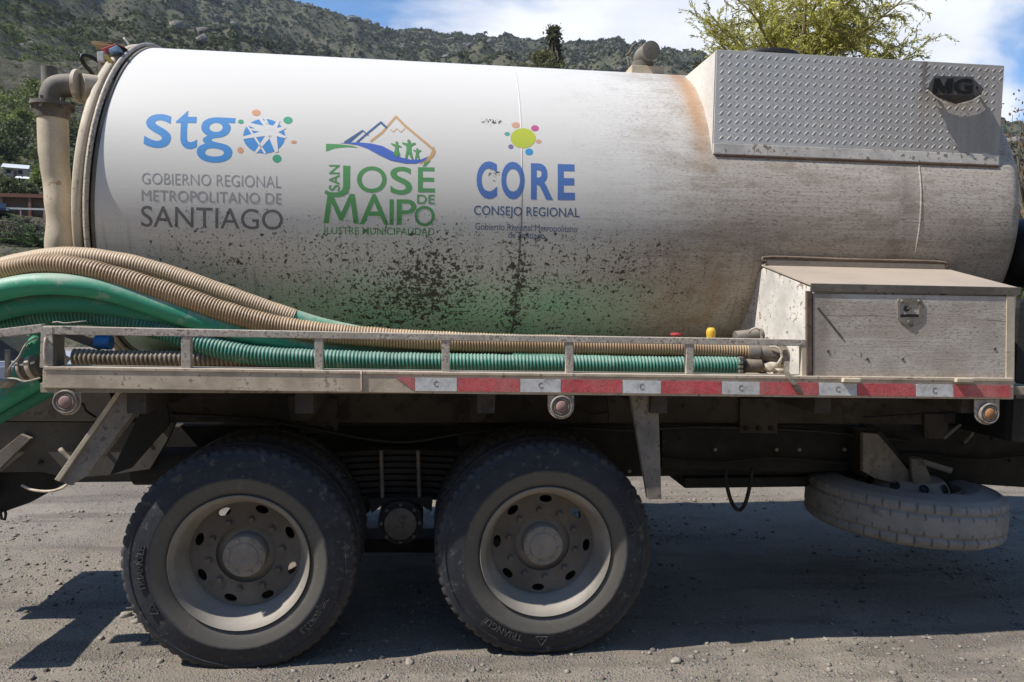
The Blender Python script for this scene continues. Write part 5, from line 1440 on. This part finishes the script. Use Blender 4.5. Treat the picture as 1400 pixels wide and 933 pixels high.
def sidewall_text(parent, name, text, r, phi, h, y0, mat, weight=0.0, stretch=1.0, centre=Vector()):
    uv, fs = glyph_mesh(text, weight)
    w = h*0.72*len(text)*stretch
    bm = bmesh.new(); vs = []
    for u, v_ in uv:
        a = math.radians(phi) - (u*w)/r; rr = r + v_*h
        vs.append(bm.verts.new(centre + Vector((rr*math.cos(a), y0, rr*math.sin(a)))))
    for q in fs:
        try: bm.faces.new([vs[k] for k in q])
        except ValueError: pass
    r_ = bmesh.ops.extrude_face_region(bm, geom=bm.faces[:])
    bmesh.ops.translate(bm, vec=(0, 0.006, 0), verts=[g_ for g_ in r_['geom'] if isinstance(g_, bmesh.types.BMVert)])
    bmesh.ops.recalc_face_normals(bm, faces=bm.faces)
    return obj_bm(name, bm, mat, parent)
RT = 0.522; WT = 0.285
TV, TF = tyre_verts(RT, WT, 0.312)
def build_wheel(loc, rot, logo_phi, outer=True, text=True):
    """loc: point on the axle in the plane of the outer bulge; rot turns the wheel on its axle"""
    loc = Vector(loc)
    w = empty('wheel', loc, truck)
    def rotv(v):
        c, s = math.cos(rot), math.sin(rot)
        return np.stack([v[:, 0]*c - v[:, 2]*s, v[:, 1], v[:, 0]*s + v[:, 2]*c], -1) + np.array(loc)
    def put(name, v, f, mat, sm=True):
        o = obj_np(name, rotv(np.array(v)), f, mat, w, recentre=False)
        me = o.data; co = np.array([q.co[:] for q in me.vertices]) - np.array(loc); me.vertices.foreach_set('co', co.astype(np.float32).ravel()); me.update()
        o.location = (0, 0, 0); WLOC[o] = loc
        if sm: smooth_by_angle(o, 0.7)
        return o
    put('tyre', TV, TF, M['tyre'])
    if outer:
        rim = [(0.276, 0.165), (0.256, 0.154), (0.250, 0.143), (0.253, 0.125), (0.262, 0.100), (0.276, 0.075), (0.283, 0.040), (0.292, 0.026), (0.304, 0.017), (0.311, 0.012), (0.3135, 0.017), (0.3125, 0.028), (0.300, 0.034)]
        v, f = lathe(rim, 128, 'y'); put('rim', v, f, M['rim'])
        me = dish(0.275, None, 0.222, 8, 0.0185, 0.031, 0.012, 0.30, 0.138)
        co = np.array([q.co[:] for q in me.vertices])
        co[:, 1] += 0.150
        fl = [list(p.vertices) for p in me.polygons]; bpy.data.meshes.remove(me)
        me = bpy.data.meshes.new('disc'); me.from_pydata(rotv(co).tolist(), [], fl); me.update()
        o = link_mesh('disc', me, M['disc'], w)
        hub = [(0.150, 0.180), (0.130, 0.178), (0.100, 0.172), (0.098, 0.150), (0.097, 0.108), (0.094, 0.102), (0.066, 0.100), (0.064, 0.096), (0.060, 0.094), (0.006, 0.093), (0.001, 0.097)]
        v, f = lathe(hub, 72, 'y'); put('hub', v, f, M['hub'])
        for k in range(8):
            a = rot + k/8*2*math.pi + 0.2; q = loc + Vector((0.080*math.cos(a), 0.103, 0.080*math.sin(a)))
            cyl('hub_bolt', q, q + Vector((0, -0.008, 0)), 0.011, M['hub'], w, seg=6)
        for k in range(10):
            a = rot + k/10*2*math.pi; q = loc + Vector((0.168*math.cos(a), 0.145, 0.168*math.sin(a)))
            cyl('lug_nut', q, q + Vector((0, -0.022, 0)), 0.0165, M['disc'], w, r1=0.012, seg=6)
    else:
        v, f = lathe([(0.300, 0.034), (0.3125, 0.028), (0.311, 0.012), (0.29, 0.026), (0.27, 0.08), (0.262, 0.15), (0.27, 0.24), (0.31, 0.262)], 96, 'y'); put('rim', v, f, M['rim'])
    if text:
        c = loc
        rl = 0.412
        sidewall_text(w, 'sidewall_lettering', 'TRIANGLE', rl-0.004, logo_phi-13, 0.030, -0.0030, M['tyre_print'], 0.0, 1.15, c)
        sidewall_text(w, 'sidewall_lettering', '295/80R22.5', rl, logo_phi+129, 0.024, -0.0025, M['tyre_print'], -0.012, 1.0, c)
        a = math.radians(logo_phi)
        u_ = Vector((math.cos(a), 0, math.sin(a))); t_ = Vector((math.sin(a), 0, -math.cos(a)))
        cc_ = c + u_*(rl+0.010) + Vector((0, -0.0035, 0))
        tri = [cc_ + u_*0.026, cc_ - u_*0.018 + t_*0.028, cc_ - u_*0.018 - t_*0.028]
        bm = bmesh.new()
        for k in range(3):
            p0, p1 = tri[k], tri[(k+1) % 3]; d_ = (p1-p0).normalized(); n_ = d_.cross(Vector((0, 1, 0)))*0.0022
            bm_prism(bm, [p0+n_, p1+n_, p1-n_, p0-n_], (0, 0.006, 0))
        for p0, p1 in ((cc_ - t_*0.006 - u_*0.006, cc_ + t_*0.008 - u_*0.006), (cc_ + t_*0.008 - u_*0.006, cc_ - u_*0.012)):
            d_ = (p1-p0).normalized(); n_ = d_.cross(Vector((0, 1, 0)))*0.0018
            bm_prism(bm, [p0+n_, p1+n_, p1-n_, p0-n_], (0, 0.006, 0))
        obj_bm('sidewall_logo', bm, M['tyre_print'], w)
    return w
WL = Vector((-0.853, -0.085, 0.490)); WR = Vector((0.551, -0.085, 0.512))
build_wheel(WL, 0.15, 208)
build_wheel(WR, 0.42, 268)
def copy_wheel(src, delta, mirror=False):
    c = src.copy(); COL.objects.link(c)
    c.location = src.location + Vector(delta); WLOC[c] = WLOC[src] + Vector(delta)
    if mirror: c.rotation_euler = (0, 0, math.pi)
    for ch in list(src.children):
        d = ch.copy(); COL.objects.link(d); d.parent = c
    return c
inn = build_wheel(WL + Vector((0, 0.33, 0)), 0.3, 0, outer=False, text=False)
copy_wheel(inn, WR - WL)
copy_wheel(inn, (0, 2.30-0.33, 0), True); copy_wheel(inn, WR - WL + Vector((0, 2.30-0.33, 0)), True)
copy_wheel(inn, (0, 2.30-0.66, 0), True); copy_wheel(inn, WR - WL + Vector((0, 2.30-0.66, 0)), True)
for W_ in (WL, WR):
    cyl('axle', (W_.x, 0.2, W_.z), (W_.x, 2.1, W_.z), 0.075, M['chassis'], truck, seg=20)
    cyl('brake_drum', (W_.x, 0.36, W_.z), (W_.x, 0.60, W_.z), 0.20, M['chassis'], truck, seg=32)
# trunnion and leaf spring between the wheels
tc = at_y(548, 712, 0.44)
sp = empty('leaf_spring', (tc.x, 0.6, tc.z), truck)
for k in range(8):
    y_ = at_y(540, 618 + k*8.6, 0.50); hl = 0.62 - k*0.045
    x0, x1 = y_.x - hl, y_.x + hl
    bm = bmesh.new()
    T = np.linspace(-1, 1, 13)
    topz = [y_.z + 0.010 - 0.05*(t*t)*hl*1.6 + 0.0 for t in T]
    pts = [(y_.x + t*hl, 0.50, z) for t, z in zip(T, topz)] + [(y_.x + t*hl, 0.50, z-0.024) for t, z in zip(T[::-1], topz[::-1])]
    bm_prism(bm, pts, (0, 0.09, 0)); obj_bm('leaf', bm, M['chassis'], sp, bevel=0.002)
for a in (521, 571.5):
    p0, p1 = at_y(a, 616, 0.46), at_y(a+2, 684, 0.46); cyl('u_bolt', p0, p1, 0.011, M['bracket'], sp, seg=10)
cyl('trunnion_hub', (tc.x, 0.40, tc.z), (tc.x, 0.62, tc.z), 0.118, M['chassis'], sp, seg=28, bevel=0.006)
cyl('trunnion_cap', (tc.x, 0.375, tc.z), (tc.x, 0.40, tc.z), 0.085, M['dark_steel'], sp, seg=28, bevel=0.006)
for k in range(8):
    a = k/8*2*math.pi; q = Vector((tc.x+0.10*math.cos(a), 0.40, tc.z+0.10*math.sin(a))); cyl('bolt', q, q+Vector((0, -0.012, 0)), 0.010, M['dark_steel'], sp, seg=6)
plate('spring_seat', [(503, 682), (592, 680), (590, 700), (572, 690), (525, 690), (508, 702)], 0.44, 0.16, M['chassis'], sp, 0.004)
plate('cross_tube', [(498, 737), (598, 737), (598, 756), (498, 756)], 0.9, 0.2, M['chassis'], truck, 0.004)
# hanging loop and straps
tube('hanging_loop', [at_y(992, 640, 0.40), at_y(993, 660, 0.40), at_y(1000, 686, 0.40), at_y(1010, 698, 0.40), at_y(1019, 688, 0.40), at_y(1026, 660, 0.40), at_y(1028, 640, 0.40)], 0.011, M['rubber'], truck, 8)
box('chassis_tray', 1.50, 2.55, 0.70, 1.60, 0.60, 0.66, M['chassis'], truck, 0.004)

# air lines, cables, tanks and bolts along the frame
for k, (pts, r_, mt) in enumerate([
    ([(232, 566, .45), (330, 572, .45), (420, 585, .47), (500, 600, .50), (560, 604, .5), (640, 592, .5), (740, 584, .5), (860, 588, .5), (960, 584, .5), (1120, 590, .52), (1250, 604, .52)], 0.010, 'black'),
    ([(900, 626, .57), (980, 632, .56), (1060, 626, .56), (1180, 634, .56), (1240, 620, .56), (1330, 628, .55), (1420, 622, .55)], 0.008, 'rubber'),
    ([(1180, 571, .48), (1260, 566, .42), (1338, 562, .1), (1342, 562, -.08)], 0.005, 'black'),
    ([(100, 556, .0), (112, 552, .05), (118, 562, .2), (130, 570, .3)], 0.006, 'black'),
    ([(772, 560, -.08), (790, 556, .1), (812, 566, .3), (840, 560, .45)], 0.005, 'black'),
    ([(1290, 600, .5), (1316, 580, .48), (1330, 590, .48), (1318, 606, .5)], 0.009, 'bracket')]):
    tube('air_line', [at_y(*q) for q in pts], r_, M[mt], truck, 8)
for a_, b_ in ((930, 600), (977, 614.5), (1060.5, 614.5), (1092, 614.5), (1153.5, 614.5), (860, 644), (1272, 622), (1300, 640), (1316, 606), (1356, 600), (1380, 630), (30, 600), (56, 632), (140, 612), (190, 590)):
    q = at_y(a_, b_, 0.568 if a_ > 800 else 0.498); cyl('frame_bolt', q, q + Vector((0, -0.014, 0)), 0.011, M['bezel' if a_ in (977, 1060.5, 1092, 1153.5, 860) else 'chassis'], truck, seg=6)
q = at_y(690, 568, 0.40); cyl('air_reservoir', (q.x-0.24, 0.62, q.z-0.16), (q.x+0.20, 0.62, q.z-0.16), 0.085, M['chassis'], truck, seg=24, bevel=0.01)
for x_, w_ in ((392, 60), (640, 40), (830, 30)):
    plate('gusset', [(x_, 541), (x_+w_, 541), (x_+w_*0.55, 574), (x_+w_*0.1, 577)], 0.40, 0.02, M['subframe'], truck, 0.002)
for a_, b_ in ((238, 548), (300, 560), (470, 556), (716, 560), (935, 556), (1100, 560), (1210, 556)):
    q = at_y(a_, b_, 0.518); cyl('frame_rivet', q, q + Vector((0, -0.010, 0)), 0.010, M['subframe'], truck, seg=8)
# --- dark drum and step behind the tank at the right edge
dr = at_y(1412, 345, 0.45)
drum = cyl('air_drum', (dr.x+0.02, 0.25, dr.z), (dr.x+0.02, 1.9, dr.z), 0.20, M['black'], truck, seg=32, bevel=0.02)
fb = box('fuel_tank', at_y(1389, 500, 0.10).x, 4.3, 0.10, 0.72, 0.98, at_y(1392, 408, 0.1).z, M['black'], truck, 0.05)
plate('step_bar', [(1389, 526), (1440, 527), (1440, 546), (1389, 545)], 0.06, 0.04, M['dark_steel'], truck, 0.003)
box('cross_beam', 3.0, 3.9, 0.9, 1.4, 0.72, 0.95, M['chassis'], truck, 0.004)
# ------------------------------------------------------------------ spare wheel slung under the frame
SC = Vector((2.775, 0.56, 0.54))
spare = empty('spare_wheel', SC)
tag(spare, 'dusty grey spare wheel slung flat under the chassis below the tool locker', 'wheel')
SV, SF = tyre_verts(0.528, 0.285, 0.300, lug=40, sub=12, pattern='road')
SM = Matrix.Translation(SC) @ Matrix.Rotation(math.radians(2.6), 4, 'Y') @ Matrix.Rotation(math.radians(-1.0), 4, 'X') @ Matrix.Rotation(math.radians(-90), 4, 'X') @ Matrix.Translation((0, -0.142, 0))
def spare_put(name, v, f, mat, sm=True):
    v = np.array(v); A = np.array(SM)
    w = v @ A[:3, :3].T + A[:3, 3]
    if isinstance(f, np.ndarray):
        o = obj_np(name, w, f, mat, spare)
    else:
        me = bpy.data.meshes.new(name); me.from_pydata(w.tolist(), [], f); me.update(); o = link_mesh(name, me, mat, spare)
    if sm: smooth_by_angle(o, 0.7)
    return o
spare_put('tyre', SV, SF, M['spare_rubber'])
v, f = lathe([(0.300, 0.050), (0.302, 0.022), (0.297, 0.016), (0.283, 0.030), (0.262, 0.060), (0.258, 0.10), (0.262, 0.2), (0.30, 0.25)], 96, 'y'); spare_put('rim', v, f, M['dark_steel'])
# the disc dishes upward on this side: cone with hand holes, then a flat crown
cone = [(0.258, 0.090), (0.240, 0.030), (0.225, 0.002), (0.205, -0.018), (0.150, -0.022), (0.09, -0.022)]
v, f = lathe(cone, 96, 'y'); spare_put('disc', v, f, M['spare_rubber'])
A = np.array(SM)
for k in range(10):
    a = k/10*2*math.pi + 0.17
    vv, ff = lathe([(0.001, 0), (0.024, 0), (0.026, 0.004), (0.022, 0.008)], 16, 'z')
    nrm = Vector((math.cos(a)*0.86, -0.50, math.sin(a)*0.86)); q = nrm.to_track_quat('Z', 'Y').to_matrix()
    vv = np.array([q @ Vector(x_) for x_ in (vv*np.array([1, 1, 1]))]) + np.array([0.2335*math.cos(a), 0.010, 0.2335*math.sin(a)]) + np.array(nrm)*0.002
    spare_put('hand_hole', vv, ff, M['black'])
# carrier: gusset plate, boss, winding handle (part of the truck)
car_ = plate('spare_carrier', [(1180, 592), (1201, 594), (1244, 645), (1246, 662), (1236, 664), (1198, 655), (1180, 645)], 0.40, 0.03, M['bracket'], truck, 0.004)
plate('carrier_plate', [(1178, 590), (1205, 590), (1262, 662), (1180, 652)], 0.44, 0.20, M['chassis'], car_, 0.004)
plate('gusset', [(1246, 628), (1262, 628), (1276, 662), (1250, 664), (1247, 650)], 0.36, 0.02, M['bracket'], car_, 0.003)
cyl('winder_tube', at_y(1262, 632, 0.34), at_y(1301, 644, 0.26), 0.017, M['bracket'], car_, seg=16)
cyl('winder_bore', at_y(1299, 643.3, 0.265), at_y(1301.6, 644.2, 0.257), 0.010, M['black'], car_, seg=12)
cyl('boss', at_y(1252, 626, 0.42), at_y(1250, 664, 0.42), 0.035, M['bracket'], car_, seg=16)

# ------------------------------------------------------------------ hoses in the rack
def hose(label, pts, r, mat, ribbed=True, pitch=0.0125, depth=0.0028, seg=18, group=None, caps=True):
    P = [at_y(a, b, y) for a, b, y in pts]
    _, L = catmull(P, 4)
    if ribbed:
        per = 5; n = int(L/pitch*per)
        path, L = catmull(P, n)
        ph = (np.arange(n) % per)/per
        rib = 0.5+0.5*np.cos(2*np.pi*ph)
        sv = np.arange(n)*(L/n); wear = np.array([mnoise.noise(Vector((q*3.1, r*90, 1.7))) for q in sv]); w2 = np.array([mnoise.noise(Vector((q*11.0, r*70, 5.1))) for q in sv])
        path = path + np.stack([w2*0, wear*0.006, w2*0.0025], 1)
        rad = (r - depth + 2*depth*rib*0.9)*(1 + 0.018*wear)
        rib = np.clip(rib*(0.8 + 0.5*w2 + 0.35*wear), 0, 1)
    else:
        n = int(L/0.02); path, L = catmull(P, n); rib = np.array([0.5+0.5*mnoise.noise(Vector((k*0.13, 2, 3))) for k in range(n)]); rad = np.array([r*(1+0.012*mnoise.noise(Vector((k*0.06, 5, 1)))) for k in range(n)])
    V, Fq = tube_np(path, rad, seg, cap=False)
    o = obj_np('hose', V, Fq, mat, smooth=True, attr={'rib': ('f', np.repeat(rib, seg))})
    tag(o, label, 'hose', group or 'hoses lying in the side rack')
    return o, path
hose('tan corrugated hose lying topmost, arching over the left end of the rack',
     [(-190, 470, 0.05), (-110, 415, 0.05), (-40, 384, 0.04), (20, 368, 0.03), (60, 362, 0.02), (115, 368, 0.01), (180, 385, 0.01), (250, 407, 0.02), (320, 430, 0.03), (400, 449, 0.04), (500, 460, 0.045), (620, 467.5, 0.045), (800, 472.5, 0.045), (940, 476, 0.045), (1012, 480, 0.04), (1030, 483, 0.04)], 0.046, M['hose_tan'], True, 0.0135, 0.0026)
hose('dusty tan hose lying behind the topmost one, against the tank',
     [(-150, 480, 0.22), (-80, 410, 0.20), (-10, 372, 0.18), (55, 355, 0.16), (110, 352, 0.15), (170, 360, 0.15), (230, 376, 0.16), (300, 400, 0.17), (350, 418, 0.18), (402, 436, 0.19)], 0.046, M['hose_tan2'], True, 0.0125, 0.0014)
hose('bright green hose emerging from under the dusty tan hose beside the tank',
     [(388, 431, 0.19), (440, 447, 0.20), (500, 460, 0.20), (560, 472, 0.20), (640, 482, 0.20), (760, 492, 0.20), (900, 495, 0.20)], 0.044, M['hose_green'], False)
hose('pale green smooth hose arching just under the tan hoses and sinking behind the rail',
     [(-190, 520, 0.0), (-110, 450, -0.01), (-30, 408, -0.02), (30, 391, -0.02), (90, 389, -0.015), (150, 398, 0.0), (220, 421, 0.02), (290, 444, 0.045), (360, 462, 0.07), (450, 480, 0.09), (560, 488, 0.10), (700, 492, 0.11)], 0.048, M['hose_green'], False)
hose('darker green smooth hose, second below the tan hoses at the left end',
     [(-190, 560, 0.05), (-100, 480, 0.05), (-40, 440, 0.05), (10, 422, 0.04), (60, 414, 0.04), (120, 414, 0.04), (180, 424, 0.06), (250, 441, 0.08), (330, 458, 0.10), (420, 478, 0.12), (540, 488, 0.14)], 0.046, M['hose_teal2'], False)
hose('dark green ribbed hose running along the deck behind the posts to a black clamp',
     [(-120, 520, 0.12), (-40, 465, 0.12), (30, 440, 0.11), (90, 431, 0.10), (150, 435, 0.09), (215, 450, 0.06), (280, 472, 0.03), (350, 486, 0.015), (430, 491, 0.01), (560, 495.5, 0.01), (700, 497.5, 0.01), (850, 499.5, 0.01), (960, 500, 0.01), (1012, 500, 0.012)], 0.045, M['hose_teal'], True, 0.0165, 0.0030)
hose('brown ribbed hose with an open end resting on the deck at the left post',
     [(102, 489, 0.02), (150, 490.5, 0.02), (250, 491, 0.035), (320, 490, 0.06), (420, 493, 0.11), (520, 497, 0.14)], 0.038, M['hose_brown'], True, 0.0195, 0.0032)
hose('green hose hanging down behind the left post of the rack',
     [(60, 445, 0.25), (52, 468, 0.22), (40, 492, 0.20), (24, 520, 0.18), (0, 548, 0.16), (-50, 590, 0.14)], 0.042, M['hose_green'], False)
hose('bright green hose end sticking out at the lower left over the frame plate',
     [(58, 518, 0.16), (36, 530, 0.16), (14, 543, 0.15), (-16, 560, 0.14), (-70, 592, 0.14)], 0.040, M['hose_green'], False)
hose('dark green hose beside the bright one at the lower left over the frame plate',
     [(74, 528, 0.24), (52, 540, 0.24), (30, 552, 0.23), (0, 568, 0.22), (-60, 605, 0.22)], 0.038, M['hose_teal2'], False)

# couplings and odds and ends in the rack
def coupling(name, label, pts, r, mat, parts):
    t = empty(name, at_y(*pts[0])); tag(t, label, 'coupling')
    p0, p1 = at_y(*pts[0]), at_y(*pts[-1])
    d = (p1-p0)
    for nm, f0, f1, rr, m_ in parts:
        cyl(nm, p0 + d*f0, p0 + d*f1, rr, m_, t, seg=28, bevel=0.003)
    return t, p0, d
t, p0, d = coupling('hose_coupling', 'dark coupling with lever ring on the end of the topmost tan hose', [(1020, 481, 0.04), (1080, 489, 0.03)], 0.05, M['cast'],
         [('sleeve', 0.0, 0.25, 0.050, M['cast']), ('body', 0.25, 0.75, 0.043, M['dark_steel']), ('collar', 0.72, 0.90, 0.056, M['cast']), ('mouth', 0.90, 1.05, 0.046, M['black'])])
tube('lever', [at_y(1052, 474, -0.01), at_y(1064, 476, -0.02), at_y(1069, 488, -0.025), at_y(1062, 500, -0.025), at_y(1072, 505, -0.02), at_y(1080, 492, -0.01), at_y(1079, 480, -0.01)], 0.006, M['rail'], t, 8)
t, p0, d = coupling('hose_clamp', 'black worm clamp and dark stub on the end of the green ribbed hose', [(1008, 500, 0.012), (1030, 500, 0.012)], 0.05, M['black'],
         [('clamp', 0.0, 0.35, 0.049, M['black']), ('stub', 0.35, 1.4, 0.036, M['dark_steel'])])
for k in range(4):
    q = at_y(1013, 490 + k*6, -0.042); box('clamp_bolt', q.x-0.010, q.x+0.010, q.y-0.006, q.y+0.01, q.z-0.007, q.z+0.007, M['cast'], t, 0.002)
def crumple(name, label, cat, px, y, s, mat, flat=0.6, seed=1):
    c = at_y(*px, y)
    v = ICO2_V.copy()
    v = np.array([q*(1+0.75*mnoise.noise(Vector(q*2.1)+Vector((seed, 0, 0)))) for q in v])*np.array([s, s*0.7, s*flat])
    o = obj_np(name, v + np.array(c), ICO2_F, mat); tag(o, label, cat); return o
crumple('rag', 'crumpled dusty rag lying below the dark coupling', 'rag', (1052, 502), 0.0, 0.050, M['cloth'], 0.5, 3)
crumple('rag', 'small pale rag scrap in front of the crumpled dusty rag', 'rag', (1066, 507), -0.02, 0.032, M['cloth'], 0.5, 8)
p = at_y(1075, 509, 0.0); o = box('wood_block', p.x-0.045, p.x+0.045, -0.01, 0.05, p.z-0.02, p.z+0.045, M['wood'], None, 0.004); tag(o, 'short wooden block by the end post of the hose rack', 'block')
p = at_y(1045, 516, -0.01); o = box('stick', p.x-0.08, p.x+0.09, -0.02, 0.0, p.z-0.006, p.z+0.010, M['wood'], None, 0.003); tag(o, 'thin wooden stick lying on the deck edge under the rag', 'stick')
bm = bmesh.new()
path = [(1068, 470, -0.14), (1072, 490, -0.18), (1071, 509, -0.216), (1076, 518, -0.226), (1083, 526, -0.230), (1090, 538, -0.224)]
L_ = [at_y(a, b, y) for a, b, y in path]; R_ = [at_y(a+6+k*0.8, b-1+0.4*k, y) for k, (a, b, y) in enumerate(path)]
va = [bm.verts.new(q) for q in L_]; vb = [bm.verts.new(q) for q in R_]
for k in range(len(va)-1): bm.faces.new((va[k], vb[k], vb[k+1], va[k+1]))
bmesh.ops.solidify(bm, geom=bm.faces[:], thickness=0.003)
o = obj_bm('strap', bm, M['strap']); tag(o, 'torn webbing strap hanging over the red reflective strip', 'strap')
# blue cap, yellow knob, red scrap, latch bits
p = at_y(141, 468.5, 0.06)
o = cyl('blue_bung', p + Vector((-0.032, 0, 0.002)), p + Vector((0.036, 0, 0.0)), 0.030, M['blue'], None, r1=0.034, seg=24, bevel=0.003); tag(o, 'blue plastic bung above the open brown hose', 'bung')
p = at_y(972, 455, 0.10)
v, f = lathe([(0.001, 0.026), (0.014, 0.024), (0.022, 0.014), (0.024, 0), (0.022, -0.014), (0.02, -0.03)], 24, 'z'); o = obj_np('valve_knob', v+np.array(p), f, M['yellow'], smooth=True); tag(o, 'round yellow knob standing above the rack rail', 'knob')
crumple('plastic_scrap', 'small red plastic scrap behind the rack rail', 'scrap', (925, 458), 0.12, 0.030, M['red'], 0.35, 5)
t = empty('quick_coupler', at_y(1030, 460, 0.2)); tag(t, 'grey quick coupler with wire handle lying between tank and tool locker', 'coupler')
cyl('body', at_y(1005, 462, 0.22), at_y(1042, 458, 0.22), 0.035, M['cast'], t, seg=20, bevel=0.003)
tube('handle', [at_y(1024, 456, 0.16), at_y(1028, 450, 0.15), at_y(1037, 449, 0.15), at_y(1041, 460, 0.15), at_y(1042, 470, 0.15)], 0.005, M['rail'], t, 8)
# end fittings and tie rope hanging on the corner post
t = empty('pipe_fitting', at_y(42, 503, 0.0)); tag(t, 'brown ribbed pipe fitting tied to the outer side of the left post', 'fitting')
pa, pb = at_y(30, 505, 0.02), at_y(56, 500, 0.02); d_ = pb-pa
for nm, a, b, r_ in (('flange', 0.0, 0.14, 0.052), ('body', 0.14, 0.45, 0.046), ('collar', 0.45, 0.68, 0.053), ('neck', 0.68, 1.0, 0.045)):
    cyl(nm, pa+d_*a, pa+d_*b, r_, M['rub'] if nm in ('flange', 'collar') else M['dark_steel'], t, seg=24, bevel=0.003)
o = tube('rope', [at_y(50, 462, -0.02), at_y(36, 470, -0.03), at_y(26, 488, -0.035), at_y(14, 502, -0.02), at_y(8, 516, 0.0), at_y(22, 518, -0.04), at_y(34, 522, -0.05), at_y(55, 517, -0.06)], 0.004, M['strap'], None, 6); tag(o, 'thin pale rope looped round the pipe fitting at the left post', 'rope')
o = tube('rope', [at_y(10, 478, 0.05), at_y(11, 500, 0.05), at_y(10, 516, 0.05)], 0.012, M['strap'], None, 8); tag(o, 'short pale upright stake left of the pipe fitting', 'stake'); o.name = 'stake'
crumple('dry_grass_clump', 'dry straw coloured clump caught at the lower left of the deck', 'straw', (0, 524), 0.06, 0.055, M['cloth'], 0.4, 11)
bm = bmesh.new()
q = [at_y(*a, 0.03) for a in ((86, 505), (84, 497), (88, 478), (90, 486), (97, 490))]
bm_prism(bm, q, (0, 0.004, 0)); o = obj_bm('paper_scrap', bm, M['cloth']); tag(o, 'torn pale scrap standing beside the open brown hose end', 'scrap')
# ------------------------------------------------------------------ the air between the yard and the hill
bm = bmesh.new(); bm_box(bm, -1500, 1500, -60, 1010, -60, 360)
m_, n_ = mat_new('haze_air')
vol = n_.new('ShaderNodeVolumePrincipled', {'Color': (0.80, 0.88, 1.0, 1), 'Density': 0.00017, 'Anisotropy': 0.2})
n_.new('ShaderNodeOutputMaterial', {'Volume': vol.outputs[0]})
haze = obj_bm('haze', bm, m_); tag(haze, 'thin pale haze filling the air up to the hill', 'haze', kind='stuff')
